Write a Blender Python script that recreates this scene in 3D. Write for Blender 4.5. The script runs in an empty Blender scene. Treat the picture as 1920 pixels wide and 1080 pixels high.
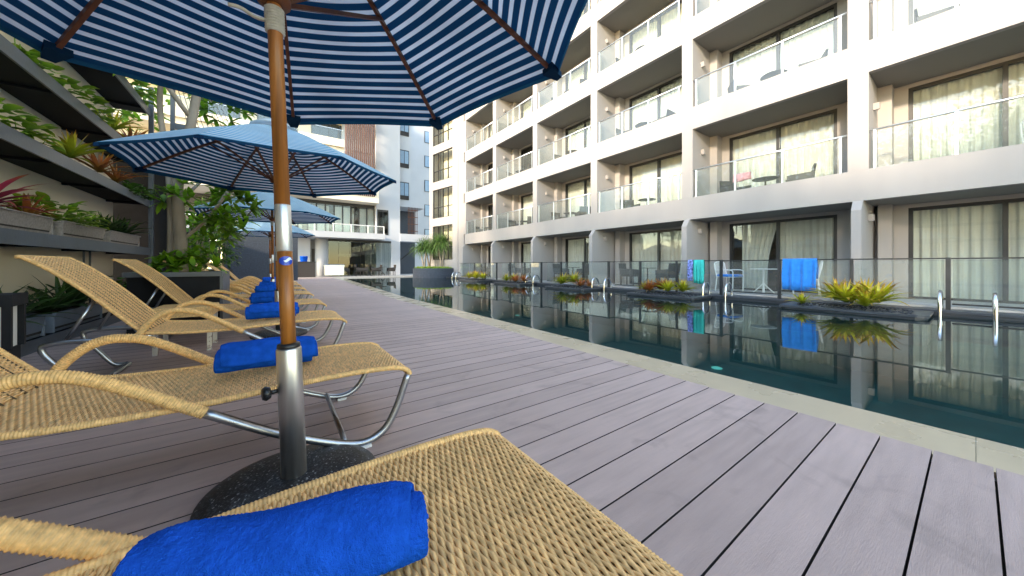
import bpy, math, random
import numpy as np
from mathutils import Vector, Matrix
random.seed(7); rng = np.random.default_rng(7)
R = math.radians
sc = bpy.context.scene
COL = sc.collection

# ------------------------------------------------------------------ camera, sky, sun, exposure
YAW = 35.58; EYE = 0.85
cam = bpy.data.cameras.new('camera'); camo = bpy.data.objects.new('camera', cam); COL.objects.link(camo)
cam.sensor_width = 36; cam.lens = 11.66; cam.shift_y = -0.0224; cam.clip_start = 0.02; cam.clip_end = 2000
camo.location = (0, 0, EYE); camo.rotation_euler = (R(90), 0, R(-YAW)); sc.camera = camo
SUN_EL, SUN_AZ = 17.0, 15.0
w = bpy.data.worlds.new('World'); sc.world = w; w.use_nodes = True
nt = w.node_tree; bg = nt.nodes['Background']
sky = nt.nodes.new('ShaderNodeTexSky'); sky.sky_type = 'NISHITA'; sky.sun_disc = False
sky.sun_elevation = R(SUN_EL); sky.sun_rotation = R(180 + 90 - SUN_AZ)
sky.air_density = 1.0; sky.dust_density = 0.2; sky.ozone_density = 1.0
nt.links.new(sky.outputs[0], bg.inputs[0]); bg.inputs[1].default_value = 0.15
sl = bpy.data.lights.new('sun', 'SUN'); sl.energy = 1.0; sl.angle = R(4); sl.color = (1.0, 0.87, 0.74)
slo = bpy.data.objects.new('sun', sl); COL.objects.link(slo); slo.location = (-20, -5, 12)
to_sun = Vector((-math.cos(R(SUN_EL))*math.cos(R(SUN_AZ)), -math.cos(R(SUN_EL))*math.sin(R(SUN_AZ)), math.sin(R(SUN_EL))))
slo.rotation_euler = to_sun.to_track_quat('Z', 'Y').to_euler()
sc.view_settings.view_transform = 'Standard'; sc.view_settings.look = 'None'
sc.view_settings.exposure = 2.95; sc.view_settings.gamma = 1.0
sc.view_settings.use_white_balance = True; sc.view_settings.white_balance_temperature = 7800; sc.view_settings.white_balance_tint = 10

# ------------------------------------------------------------------ materials
M = {}
def nmat(name):
    m = bpy.data.materials.new(name); m.use_nodes = True; M[name] = m
    return m, m.node_tree, m.node_tree.nodes['Principled BSDF']
def mat(name, col, rough=.6, metal=0., var=.0, vscale=6., bump=0., bscale=80., spec=.5, stretch=None, objvar=0., detail=6, coat=0., sheen=0., trans=0.):
    """procedural material: base colour with noise variation (and per-object variation) and fine relief"""
    m, t, b = nmat(name); N, L = t.nodes, t.links
    b.inputs['Roughness'].default_value = rough; b.inputs['Metallic'].default_value = metal
    b.inputs['Specular IOR Level'].default_value = spec
    if coat: b.inputs['Coat Weight'].default_value = coat; b.inputs['Coat Roughness'].default_value = .25
    if sheen: b.inputs['Sheen Weight'].default_value = sheen; b.inputs['Sheen Roughness'].default_value = .4
    tc = N.new('ShaderNodeTexCoord'); src = tc.outputs['Object']
    if stretch:
        mp = N.new('ShaderNodeMapping'); mp.inputs['Scale'].default_value = stretch
        L.new(src, mp.inputs[0]); src = mp.outputs[0]
    no = N.new('ShaderNodeTexNoise'); no.inputs['Scale'].default_value = vscale; no.inputs['Detail'].default_value = detail
    L.new(src, no.inputs['Vector'])
    hs = N.new('ShaderNodeHueSaturation'); hs.inputs['Color'].default_value = (*col, 1)
    mr = N.new('ShaderNodeMapRange'); mr.inputs[1].default_value = .25; mr.inputs[2].default_value = .75
    mr.inputs[3].default_value = 1 - var; mr.inputs[4].default_value = 1 + var
    L.new(no.outputs[0], mr.inputs[0])
    val = mr.outputs[0]
    if objvar:
        oi = N.new('ShaderNodeObjectInfo'); m2 = N.new('ShaderNodeMapRange')
        m2.inputs[3].default_value = 1 - objvar; m2.inputs[4].default_value = 1 + objvar
        L.new(oi.outputs['Random'], m2.inputs[0])
        mu = N.new('ShaderNodeMath'); mu.operation = 'MULTIPLY'; L.new(val, mu.inputs[0]); L.new(m2.outputs[0], mu.inputs[1]); val = mu.outputs[0]
    L.new(val, hs.inputs['Value']); L.new(hs.outputs[0], b.inputs['Base Color'])
    mrr = N.new('ShaderNodeMapRange'); mrr.inputs[3].default_value = max(0, rough - .08); mrr.inputs[4].default_value = min(1, rough + .08)
    L.new(no.outputs[0], mrr.inputs[0]); L.new(mrr.outputs[0], b.inputs['Roughness'])
    if bump:
        n2 = N.new('ShaderNodeTexNoise'); n2.inputs['Scale'].default_value = bscale; n2.inputs['Detail'].default_value = 4
        L.new(src, n2.inputs['Vector'])
        bp = N.new('ShaderNodeBump'); bp.inputs['Strength'].default_value = bump; bp.inputs['Distance'].default_value = .01
        L.new(n2.outputs[0], bp.inputs['Height']); L.new(bp.outputs[0], b.inputs['Normal'])
    return m
def leafmat(name, c0, c1, c2, rough=.42, tl=.25):
    """leaf colour runs along the blade (uv.y) from base to tip, with blotches; a little light passes through"""
    m, t, b = nmat(name); N, L = t.nodes, t.links
    uv = N.new('ShaderNodeUVMap'); sx = N.new('ShaderNodeSeparateXYZ'); L.new(uv.outputs[0], sx.inputs[0])
    no = N.new('ShaderNodeTexNoise'); no.inputs['Scale'].default_value = 9; tc = N.new('ShaderNodeTexCoord'); L.new(tc.outputs['Object'], no.inputs['Vector'])
    ad = N.new('ShaderNodeMath'); ad.operation = 'MULTIPLY_ADD'; ad.inputs[1].default_value = .5; L.new(no.outputs[0], ad.inputs[0])
    sb = N.new('ShaderNodeMath'); sb.operation = 'SUBTRACT'; sb.inputs[1].default_value = .25
    L.new(sx.outputs['Y'], ad.inputs[2]); L.new(ad.outputs[0], sb.inputs[0])
    cr = N.new('ShaderNodeValToRGB'); e = cr.color_ramp.elements
    e[0].position = .05; e[0].color = (*c0, 1); e[1].position = .95; e[1].color = (*c2, 1); k = e.new(.6); k.color = (*c1, 1)
    L.new(sb.outputs[0], cr.inputs[0])
    hs = N.new('ShaderNodeHueSaturation'); L.new(cr.outputs[0], hs.inputs['Color'])
    m2 = N.new('ShaderNodeMapRange'); m2.inputs[3].default_value = .6; m2.inputs[4].default_value = 1.4
    L.new(sx.outputs['X'], m2.inputs[0]); L.new(m2.outputs[0], hs.inputs['Value'])
    L.new(hs.outputs[0], b.inputs['Base Color']); b.inputs['Roughness'].default_value = rough
    tr = N.new('ShaderNodeBsdfTranslucent'); L.new(hs.outputs[0], tr.inputs[0])
    mx = N.new('ShaderNodeMixShader'); mx.inputs[0].default_value = tl
    L.new(b.outputs[0], mx.inputs[1]); L.new(tr.outputs[0], mx.inputs[2]); L.new(mx.outputs[0], N['Material Output'].inputs[0])
    return m
def glassmat(name, tint=(.93, .97, .96), ior=1.45, rough=0.0, haze=0., hazecol=(.8, .85, .85)):
    m, t, b = nmat(name); N, L = t.nodes, t.links; N.remove(b)
    lw = N.new('ShaderNodeLayerWeight'); lw.inputs[0].default_value = .5          # facing term, the same from both sides of a pane
    pw = N.new('ShaderNodeMath'); pw.operation = 'POWER'; pw.inputs[1].default_value = 5; L.new(lw.outputs['Facing'], pw.inputs[0])
    f0 = ((ior-1)/(ior+1))**2
    fr = N.new('ShaderNodeMath'); fr.operation = 'MULTIPLY_ADD'; fr.inputs[1].default_value = 1-f0; fr.inputs[2].default_value = f0; L.new(pw.outputs[0], fr.inputs[0])
    tr = N.new('ShaderNodeBsdfTransparent'); tr.inputs[0].default_value = (*tint, 1)
    gl = N.new('ShaderNodeBsdfGlossy'); gl.inputs['Roughness'].default_value = rough
    mx = N.new('ShaderNodeMixShader'); L.new(fr.outputs[0], mx.inputs[0])
    first = tr.outputs[0]
    if haze:
        df = N.new('ShaderNodeBsdfDiffuse'); df.inputs[0].default_value = (*hazecol, 1)
        m0 = N.new('ShaderNodeMixShader'); m0.inputs[0].default_value = haze; L.new(tr.outputs[0], m0.inputs[1]); L.new(df.outputs[0], m0.inputs[2]); first = m0.outputs[0]
    L.new(first, mx.inputs[1]); L.new(gl.outputs[0], mx.inputs[2]); L.new(mx.outputs[0], N['Material Output'].inputs[0])
    return m, t, fr, gl
def canopymat(name, dark, light, period=.057, duty=.39):
    m, t, b = nmat(name); N, L = t.nodes, t.links
    uv = N.new('ShaderNodeUVMap'); sx = N.new('ShaderNodeSeparateXYZ'); L.new(uv.outputs[0], sx.inputs[0])
    di = N.new('ShaderNodeMath'); di.operation = 'DIVIDE'; di.inputs[1].default_value = period; L.new(sx.outputs['Y'], di.inputs[0])
    fr = N.new('ShaderNodeMath'); fr.operation = 'FRACT'; L.new(di.outputs[0], fr.inputs[0])
    cr = N.new('ShaderNodeValToRGB'); cr.color_ramp.interpolation = 'LINEAR'; e = cr.color_ramp.elements
    e[0].position = 0; e[0].color = (*dark, 1); e[1].position = 1 - duty - .03; e[1].color = (*dark, 1)
    for p, c in ((1 - duty, light), (.97, light), (1.0, dark)):
        k = e.new(p); k.color = (*c, 1)
    L.new(fr.outputs[0], cr.inputs[0])
    tc = N.new('ShaderNodeTexCoord')
    no = N.new('ShaderNodeTexNoise'); no.inputs['Scale'].default_value = 3; no.inputs['Detail'].default_value = 5; L.new(tc.outputs['Object'], no.inputs['Vector'])
    mr = N.new('ShaderNodeMapRange'); mr.inputs[3].default_value = .78; mr.inputs[4].default_value = 1.18; L.new(no.outputs[0], mr.inputs[0])
    hs = N.new('ShaderNodeHueSaturation'); L.new(cr.outputs[0], hs.inputs['Color']); L.new(mr.outputs[0], hs.inputs['Value'])
    L.new(hs.outputs[0], b.inputs['Base Color']); b.inputs['Roughness'].default_value = .85; b.inputs['Specular IOR Level'].default_value = .2
    wv = N.new('ShaderNodeTexNoise'); wv.inputs['Scale'].default_value = 260; L.new(tc.outputs['Object'], wv.inputs['Vector'])
    bp = N.new('ShaderNodeBump'); bp.inputs['Strength'].default_value = .25; bp.inputs['Distance'].default_value = .003
    L.new(wv.outputs[0], bp.inputs['Height']); L.new(bp.outputs[0], b.inputs['Normal'])
    tr = N.new('ShaderNodeBsdfTranslucent'); L.new(hs.outputs[0], tr.inputs[0])
    mx = N.new('ShaderNodeMixShader'); mx.inputs[0].default_value = .5
    L.new(b.outputs[0], mx.inputs[1]); L.new(tr.outputs[0], mx.inputs[2]); L.new(mx.outputs[0], N['Material Output'].inputs[0])
    return m

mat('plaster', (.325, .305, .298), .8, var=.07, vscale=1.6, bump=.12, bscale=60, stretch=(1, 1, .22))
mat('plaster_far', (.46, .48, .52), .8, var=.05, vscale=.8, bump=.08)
mat('plaster_cream', (.78, .69, .55), .8, var=.05, vscale=.8, bump=.08)
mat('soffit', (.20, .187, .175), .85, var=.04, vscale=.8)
mat('terrace_tile', (.42, .41, .40), .5, var=.12, vscale=3)
mat('concrete', (.30, .30, .30), .8, var=.15, vscale=2)
mat('slate', (.045, .05, .06), .38, var=.45, vscale=9, bump=.7, bscale=14, stretch=(1, .25, 8))
mat('slate_wall', (.045, .055, .075), .7, var=.35, vscale=14, bump=.6, bscale=30)
mat('plank', (.485, .355, .325), .6, var=.13, vscale=4, bump=.2, bscale=60, stretch=(.6, 5, 1), objvar=.09)
pt_ = M['plank'].node_tree; pb_ = pt_.nodes['Principled BSDF']; lk_ = pb_.inputs['Base Color'].links[0].from_socket
tg_ = pt_.nodes.new('ShaderNodeNewGeometry'); sn_ = pt_.nodes.new('ShaderNodeTexNoise'); sn_.inputs['Scale'].default_value = 3.2; sn_.inputs['Detail'].default_value = 8; sn_.inputs['Distortion'].default_value = 1.2
pt_.links.new(tg_.outputs['Position'], sn_.inputs['Vector'])
sr_ = pt_.nodes.new('ShaderNodeMapRange'); sr_.inputs[1].default_value = .58; sr_.inputs[2].default_value = .70; sr_.inputs[3].default_value = 0; sr_.inputs[4].default_value = .30
pt_.links.new(sn_.outputs[0], sr_.inputs[0])
sm_x = pt_.nodes.new('ShaderNodeMix'); sm_x.data_type = 'RGBA'; sm_x.inputs[7].default_value = (.20, .155, .14, 1)
pt_.links.new(sr_.outputs[0], sm_x.inputs[0]); pt_.links.new(lk_, sm_x.inputs[6]); pt_.links.new(sm_x.outputs[2], pb_.inputs['Base Color'])
mat('stone_edge', (.50, .395, .27), .28, var=.14, vscale=2.2, bump=.06)
mat('plank_side', (.035, .028, .026), .9, var=.3)
mat('pool_tile', (.04, .105, .105), .5, var=.25, vscale=3)
mat('black_steel', (.012, .013, .016), .75, spec=.2, var=.3, vscale=8, bump=.1)
mat('grey_steel', (.085, .10, .12), .38, var=.25, vscale=5, bump=.1, bscale=30)
mat('dark_frame', (.02, .02, .022), .4, var=.1)
mat('fence_metal', (.06, .065, .07), .35, metal=.6, var=.2)
mat('silver', (.62, .63, .65), .28, metal=1., var=.1, vscale=20)
mat('tube_metal', (.42, .44, .47), .3, metal=1., var=.15, vscale=15)
mat('aluminium', (.74, .77, .80), .36, metal=.9, var=.03)
mat('window_blue', (.22, .33, .45), .15, var=.1)
mat('chrome', (.75, .76, .78), .12, metal=1., var=.05)
mat('white_paint', (.78, .78, .77), .4, var=.04)
mat('brushed', (.66, .65, .63), .38, metal=1., var=.22, vscale=30, stretch=(1, 1, .05))
mat('wood_pole', (.33, .115, .02), .42, var=.5, vscale=45, stretch=(1, 1, .05), bump=.2, bscale=90, coat=.15)
mat('wood_rib', (.14, .045, .016), .42, var=.3, vscale=14, bump=.08)
m_, t_, b_ = nmat('granite'); b_.inputs['Roughness'].default_value = .45
vo = t_.nodes.new('ShaderNodeTexVoronoi'); vo.inputs['Scale'].default_value = 190; tc_ = t_.nodes.new('ShaderNodeTexCoord'); t_.links.new(tc_.outputs['Object'], vo.inputs['Vector'])
cr_ = t_.nodes.new('ShaderNodeValToRGB'); cr_.color_ramp.interpolation = 'CONSTANT'; e_ = cr_.color_ramp.elements
e_[0].color = (.012, .013, .016, 1); e_[1].position = .62; e_[1].color = (.05, .055, .065, 1); k_ = e_.new(.86); k_.color = (.28, .30, .33, 1)
t_.links.new(vo.outputs['Color'], cr_.inputs[0]); t_.links.new(cr_.outputs[0], b_.inputs['Base Color'])
mat('rope', (.55, .53, .49), .9, var=.15, vscale=60, bump=.4, bscale=300)
mat('pocket_navy', (.004, .03, .075), .9, var=.15, spec=.1)
mat('black_plastic', (.01, .01, .012), .35)
mat('wicker', (.86, .525, .23), .5, var=.42, vscale=26, stretch=(5, .7, 5), bump=.1, bscale=300)
mat('wicker_wrap', (.80, .475, .19), .5, var=.35, vscale=70, bump=.1, bscale=300)
mat('wicker_under', (.42, .26, .11), .8, var=.3, vscale=60)
mat('wicker_back', (.10, .06, .025), .8, var=.3)
mat('towel', (.0, .09, .54), .95, var=.25, vscale=26, bump=.6, bscale=450, spec=.02)
mat('towel_sky', (.01, .19, .62), .95, var=.15, vscale=12, bump=.5, bscale=300, sheen=.3, spec=.1)
mat('towel_teal', (.02, .50, .46), .95, var=.12, vscale=12, bump=.5, bscale=300, spec=.1)
mat('towel_print', (.22, .28, .62), .95, var=.8, vscale=18, spec=.1, detail=1)
mat('towel_pink', (.62, .30, .33), .95, var=.3, vscale=20, spec=.1)
mat('curtain', (.66, .63, .59), .9, var=.04, vscale=3)
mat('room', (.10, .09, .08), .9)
mat('rattan_dark', (.035, .030, .028), .55, var=.3, vscale=40, bump=.5, bscale=120)
mat('wire_white', (.75, .75, .74), .4)
mat('bark', (.30, .25, .20), .85, var=.35, vscale=7, bump=.6, bscale=14, stretch=(1, 1, .35))
mat('soil', (.03, .022, .016), .95, var=.3, bump=.8, bscale=40)
mat('pebble', (.03, .033, .04), .4, var=.5, vscale=30)
mat('pot_weave', (.30, .27, .25), .7, var=.25, vscale=40, bump=.5, bscale=90)
mat('pot_blue', (.16, .20, .25), .5, var=.1)
mat('louvre', (.13, .065, .05), .6, var=.2, vscale=5, objvar=.15)
mat('steel_grill', (.55, .55, .56), .3, metal=1., var=.1)
mat('sticker_blue', (.005, .06, .48), .3)
mat('sticker_white', (.7, .85, .95), .3)
mat('lamp_glass', (.75, .76, .74), .35)
mat('ground', (.12, .115, .10), .9, var=.2, vscale=.5)
mat('hedge_dark', (.02, .03, .02), .9)
leafmat('leaf_brom', (.16, .24, .02), (.46, .48, .03), (.40, .16, .04))
leafmat('leaf_brom_red', (.22, .12, .02), (.34, .09, .03), (.34, .20, .03))
leafmat('leaf_pothos', (.10, .24, .02), (.22, .40, .03), (.42, .50, .06))
leafmat('leaf_green', (.035, .10, .015), (.06, .17, .02), (.12, .24, .03))
leafmat('leaf_tree', (.08, .20, .015), (.15, .34, .02), (.26, .44, .03), tl=.4)
leafmat('leaf_dark', (.015, .04, .01), (.03, .075, .015), (.05, .11, .02))
leafmat('leaf_red', (.22, .02, .04), (.42, .04, .09), (.36, .10, .03))
leafmat('leaf_dracaena', (.07, .15, .03), (.10, .20, .05), (.20, .30, .08))
canopymat('canopy_inside', (.007, .075, .16), (.84, .86, .92))
canopymat('canopy_top_lit', (.20, .56, .76), (.85, .90, .93))  # same cloth seen from above, with the sky light put into its colour
glassmat('pane', (.90, .93, .92), 1.5)
glassmat('rail_glass', (.93, .96, .95), 1.45, haze=.03)
glassmat('fence_glass', (.92, .96, .95), 1.5, haze=.04)
glassmat('dark_pane', (.45, .52, .52), 1.55)
mw, t, fr, gl = glassmat('water', (.50, .74, .73), 2.0)
no = t.nodes.new('ShaderNodeTexNoise'); no.inputs['Scale'].default_value = 1.3; no.inputs['Detail'].default_value = 2
tc = t.nodes.new('ShaderNodeTexCoord'); t.links.new(tc.outputs['Object'], no.inputs['Vector'])
bp = t.nodes.new('ShaderNodeBump'); bp.inputs['Strength'].default_value = .02; bp.inputs['Distance'].default_value = .02
t.links.new(no.outputs[0], bp.inputs['Height']); t.links.new(bp.outputs[0], gl.inputs['Normal'])
m, t, b = nmat('pool_light'); b.inputs['Base Color'].default_value = (.15, .5, .48, 1)
b.inputs['Emission Color'].default_value = (.15, .85, .80, 1); b.inputs['Emission Strength'].default_value = .07

# ------------------------------------------------------------------ mesh helpers
class MB:
    def __init__(s): s.v = []; s.f = []; s.uv = []; s.mi = []; s.cur = 0
    def add(s, vs, fs, uv=None):
        o = len(s.v); s.v += [tuple(p) for p in vs]; s.uv += (uv if uv else [(.5, .5)]*len(vs))
        for f in fs: s.f.append(tuple(i + o for i in f)); s.mi.append(s.cur)
        return s
    def box(s, x0, x1, y0, y1, z0, z1):
        vs = [(x, y, z) for z in (z0, z1) for y in (y0, y1) for x in (x0, x1)]
        return s.add(vs, [(0, 2, 3, 1), (4, 5, 7, 6), (0, 1, 5, 4), (2, 6, 7, 3), (0, 4, 6, 2), (1, 3, 7, 5)])
    def cbox(s, x0, x1, y0, y1, z0, z1, c=.004):
        """box with chamfered top edges"""
        vs = [(x0, y0, z0), (x1, y0, z0), (x1, y1, z0), (x0, y1, z0), (x0, y0, z1-c), (x1, y0, z1-c), (x1, y1, z1-c), (x0, y1, z1-c),
              (x0+c, y0+c, z1), (x1-c, y0+c, z1), (x1-c, y1-c, z1), (x0+c, y1-c, z1)]
        fs = [(3, 2, 1, 0), (8, 9, 10, 11)]
        for i in range(4):
            j = (i+1) % 4; fs += [(i, j, j+4, i+4), (i+4, j+4, j+8, i+8)]
        return s.add(vs, fs)
    def prism(s, pts, z0, z1):
        n = len(pts); vs = [(p[0], p[1], z0) for p in pts] + [(p[0], p[1], z1) for p in pts]
        return s.add(vs, [tuple(range(n-1, -1, -1)), tuple(range(n, 2*n))] + [(i, (i+1) % n, (i+1) % n + n, i+n) for i in range(n)])
    def prism_y(s, pts, y0, y1):
        """polygon in x,z extruded along y"""
        n = len(pts); vs = [(p[0], y0, p[1]) for p in pts] + [(p[0], y1, p[1]) for p in pts]
        return s.add(vs, [tuple(range(n)), tuple(range(2*n-1, n-1, -1))] + [(i+n, (i+1) % n + n, (i+1) % n, i) for i in range(n)])
    def tube(s, path, r, n=8, cap=True):
        P = [Vector(p) for p in path]; m = len(P); rs = r if hasattr(r, '__len__') else [r]*m
        up = None; rings = []
        for i in range(m):
            d = (P[min(i+1, m-1)] - P[max(i-1, 0)]).normalized()
            if up is None: up = Vector((0, 0, 1)) if abs(d.z) < .9 else Vector((1, 0, 0))
            a = (up - d*up.dot(d)).normalized(); b = d.cross(a); up = a
            rings.append([P[i] + (a*math.cos(2*math.pi*k/n) + b*math.sin(2*math.pi*k/n))*rs[i] for k in range(n)])
        vs = [q for g in rings for q in g]; fs = []
        for i in range(m-1):
            for k in range(n): fs.append((i*n+k, i*n+(k+1) % n, (i+1)*n+(k+1) % n, (i+1)*n+k))
        if cap: fs += [tuple(range(n-1, -1, -1)), tuple(range((m-1)*n, m*n))]
        return s.add(vs, fs)
    def lathe(s, prof, n=24, c=(0, 0)):
        vs = []; fs = []
        for (r, z) in prof: vs += [(c[0]+r*math.cos(2*math.pi*k/n), c[1]+r*math.sin(2*math.pi*k/n), z) for k in range(n)]
        m = len(prof)
        for i in range(m-1):
            for k in range(n): fs.append((i*n+k, i*n+(k+1) % n, (i+1)*n+(k+1) % n, (i+1)*n+k))
        fs += [tuple(range(n-1, -1, -1)), tuple(range((m-1)*n, m*n))]
        return s.add(vs, fs)
    def grid(s, rows, uvrows=None):
        n = len(rows[0]); vs = [p for r in rows for p in r]; fs = []
        for i in range(len(rows)-1):
            for k in range(n-1): fs.append((i*n+k, i*n+k+1, (i+1)*n+k+1, (i+1)*n+k))
        return s.add(vs, fs, [u for r in uvrows for u in r] if uvrows else None)
    def leaf(s, base, d, L, wd, droop=.6, fold=.25, seg=5, side=None, rnd=None, lift=0.):
        """strap or oval leaf from base along d, recurving with droop; uv.y runs base to tip"""
        d = Vector(d).normalized(); p = Vector(base); sd = d.cross(Vector((0, 0, 1)))
        if sd.length < .05: sd = Vector((1, 0, 0))
        sd.normalize()
        if side: sd = (sd + Vector(side)).normalized()
        rows = []; uvs = []; u = random.random() if rnd is None else rnd
        for i in range(seg+1):
            k = i/seg
            wk = wd*(math.sin(math.pi*min(.999, .12+.88*k))**.7 if side is None else (1 - k**3)*(.75+.25*math.sin(k*3)))
            nrm = sd.cross(d).normalized()
            rows.append([p - sd*wk*.5 + nrm*wk*fold, p, p + sd*wk*.5 + nrm*wk*fold]); uvs.append([(u, k)]*3)
            p = p + d*(L/seg); d = (d + Vector((0, 0, -droop/seg*(.4+1.2*k)))).normalized()
        return s.grid(rows, uvs)
    def mesh(s, name, mats, smooth=False):
        me = bpy.data.meshes.new(name); me.from_pydata(s.v, [], s.f)
        for m in (mats if isinstance(mats, (list, tuple)) else [mats]): me.materials.append(M[m])
        if len(set(s.mi)) > 1: me.polygons.foreach_set('material_index', s.mi)
        ul = me.uv_layers.new(name='UVMap'); li = np.empty(len(me.loops), dtype=np.int32); me.loops.foreach_get('vertex_index', li)
        ul.data.foreach_set('uv', np.array(s.uv, dtype=np.float32)[li].ravel())
        if smooth: me.polygons.foreach_set('use_smooth', [True]*len(me.polygons))
        me.update(); return me
    def build(s, name, mats, parent=None, loc=(0, 0, 0), rot=(0, 0, 0), smooth=False, kind=None):
        return put(name, s.mesh(name, mats, smooth), parent, loc, rot, kind)
def put(name, me, parent=None, loc=(0, 0, 0), rot=(0, 0, 0), kind=None):
    o = bpy.data.objects.new(name, me); COL.objects.link(o); o.parent = parent; o.location = loc; o.rotation_euler = rot
    if kind: o['kind'] = kind
    return o
def thing(name, label, cat, loc=(0, 0, 0), rz=0., group=None):
    o = put(name, None, None, loc, (0, 0, rz)); o.empty_display_size = .1; return tag(o, label, cat, group)
def tag(o, label, cat, group=None):
    o['label'] = label; o['category'] = cat
    if group: o['group'] = group
    return o
def copy_tree(o, parent=None):
    c = o.copy(); COL.objects.link(c); c.parent = parent
    for ch in list(KIDS.get(o.name, [])): copy_tree(ch, c)
    return c
KIDS = {}
def index_kids():
    KIDS.clear()
    for o in bpy.data.objects:
        if o.parent: KIDS.setdefault(o.parent.name, []).append(o)
def dup(o, loc, rz=0., label=None, group=None):
    index_kids(); c = copy_tree(o); c.location = loc; c.rotation_euler = (0, 0, rz)
    if label: c['label'] = label
    if group: c['group'] = group
    return c
def resample(path, step):
    P = [Vector(p) for p in path]; out = [P[0]]; acc = 0
    for a, b in zip(P, P[1:]):
        L = (b-a).length; t = step - acc
        while t <= L: out.append(a.lerp(b, t/L)); t += step
        acc = (acc + L) % step
    out.append(P[-1]); return out
def spline(pts, n=10):
    """Catmull-Rom through the points"""
    P = [Vector(p) for p in pts]; P = [P[0]*2-P[1]] + P + [P[-1]*2-P[-2]]; out = []
    for i in range(1, len(P)-2):
        for k in range(n):
            t = k/n; a, b, c, d = P[i-1:i+3]
            out.append(.5*((2*b) + (c-a)*t + (2*a-5*b+4*c-d)*t*t + (-a+3*b-3*c+d)*t**3))
    out.append(P[-2]); return out

# ------------------------------------------------------------------ setting: ground, deck, pool
WATER = -0.06
g = MB(); g.add([(-400, -400, -2.2), (400, -400, -2.2), (400, 400, -2.2), (-400, 400, -2.2)], [(0, 1, 2, 3)]).build('ground', 'ground', kind='structure')
def edge_x(y):                      # pool-side edge of the deck
    return float(np.interp(y, [-9, 9, 15, 22, 27], [2.46, 2.46, 2.78, 3.15, 3.25]))
DECK_END = 27.0
deck = MB().box(-2.36, 2.40, -4.5, DECK_END, -.6, -.035).build('deck', 'soil', kind='structure')  # substrate coloured dark to stand in for shade in the board gaps
PW = .1605; GAP = .0065
y = -4.4; pk = {}
while y < DECK_END:
    x1 = round(edge_x(y + PW/2), 3); key = x1
    if key not in pk:
        b = MB(); b.box(-2.36, x1, GAP/2, PW-GAP/2, -.03, 0); b.mi = [1, 0, 1, 1, 1, 0]      # grooved long sides are dark with dirt
        pk[key] = b.mesh('plank', ['plank', 'plank_side'])
    put('plank', pk[key], deck, (0, y + .02, 0)); y += PW
# pale stone strip along the water, built from slabs
strip = MB().box(2.2, 2.86, -9, 25.6, -1.5, -.05).build('pool_edge', 'concrete', kind='structure')
ys_ = [-6, 0, 6, 9, 12, 15, 18.5, 22, 25.4]
for ya_, yb_ in zip(ys_, ys_[1:]):
    a, b_ = edge_x(ya_), edge_x(yb_)
    MB().prism([(a+.006, ya_), (a+.43, ya_), (b_+.43, yb_-.002), (b_+.006, yb_-.002)], -.048, -.022).build('edge_slab', 'stone_edge', strip)
COPE = 9.80
basin = MB()
basin.add([(2.8, -9, -1.35), (COPE+.1, -9, -1.35), (COPE+.1, 26.0, -1.35), (2.8, 26.0, -1.35)], [(0, 1, 2, 3)])
for (x0, x1, y0, y1) in ((2.6, 2.84, -9, 26), (COPE+.05, COPE+.3, -9, 26), (2.6, COPE+.3, 25.9, 26.2), (2.6, COPE+.3, -9.3, -9)):
    basin.box(x0, x1, y0, y1, -1.5, -.10)
basin.build('pool_basin', 'pool_tile', kind='structure')
MB().add([(2.87, -9, WATER), (COPE+.06, -9, WATER), (COPE+.06, 25.95, WATER), (2.87, 25.95, WATER)], [(0, 1, 2, 3)]).build('water', 'water', kind='structure')
MB().box(COPE+.45, 13.2, -9, 27, -.3, .07).build('terrace', 'terrace_tile', kind='structure')
MB().box(-12, 14, 26.0, 60, -.3, .03).build('forecourt', 'terrace_tile', kind='structure')
for k, (lx, ly) in enumerate(((7.64, 3.2), (8.6, 11.6))):
    t_ = tag(MB().lathe([(.10, -1.345), (.10, -1.33), (.07, -1.318)], 20, (0, 0)).build('pool_light', 'pool_light', None, (lx, ly, 0)),
             'turquoise underwater light glowing on the pool floor', 'pool light', 'pool floor lights')

# ------------------------------------------------------------------ hotel: frame, balconies, windows
FX = 10.6; BAY = 3.77; Y0 = 1.53; SOF = 2.28; PITCH = 2.81; FAS = .687; FLOORS = 6
hotel = thing('hotel_building', 'long white hotel with stacked glass-railed balconies facing the pool', 'building', (FX, 0, 0))
bays = list(range(-2, 5)); YA, YB = Y0 + BAY*bays[0], Y0 + BAY*5 + .0
# slabs with their fascia, one for each storey
for k in range(FLOORS):
    z = SOF + PITCH*k
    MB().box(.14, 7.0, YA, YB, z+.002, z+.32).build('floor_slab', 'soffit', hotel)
    MB().box(0, .14, YA, YB, z, z+FAS).build('fascia', 'plaster', hotel)
pil = MB().box(-.003, 1.5, -.165, .165, 0, PITCH-FAS+.003).mesh('party_wall', 'plaster')
gw = MB().prism_y([(-.2, .0), (-.2, SOF-.07-.22), (-.02, SOF-.07), (1.5, SOF-.07), (1.5, 0)], -.08, .08).mesh('garden_party_wall', 'plaster')
for i in bays + [5]:
    yb = Y0 + BAY*i
    put('party_wall', gw, hotel, (0, yb, .07))
    for k in range(FLOORS-1):
        put('party_wall', pil, hotel, (0, yb, SOF+PITCH*k+FAS-.0015))
def wall_with_hole(h, name):
    # rear wall of one bay: local y 0..BAY, opening .6..3.16 wide
    b = MB(); b.box(0, .2, 0, .6, 0, h); b.box(0, .2, 3.16, BAY, 0, h); b.box(0, .2, .6, 3.16, h-.09, h)
    b.box(-.35, -.001, 3.38, BAY-.166, 0, h)        # pilaster in the corner
    return b.mesh(name, 'plaster')
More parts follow.
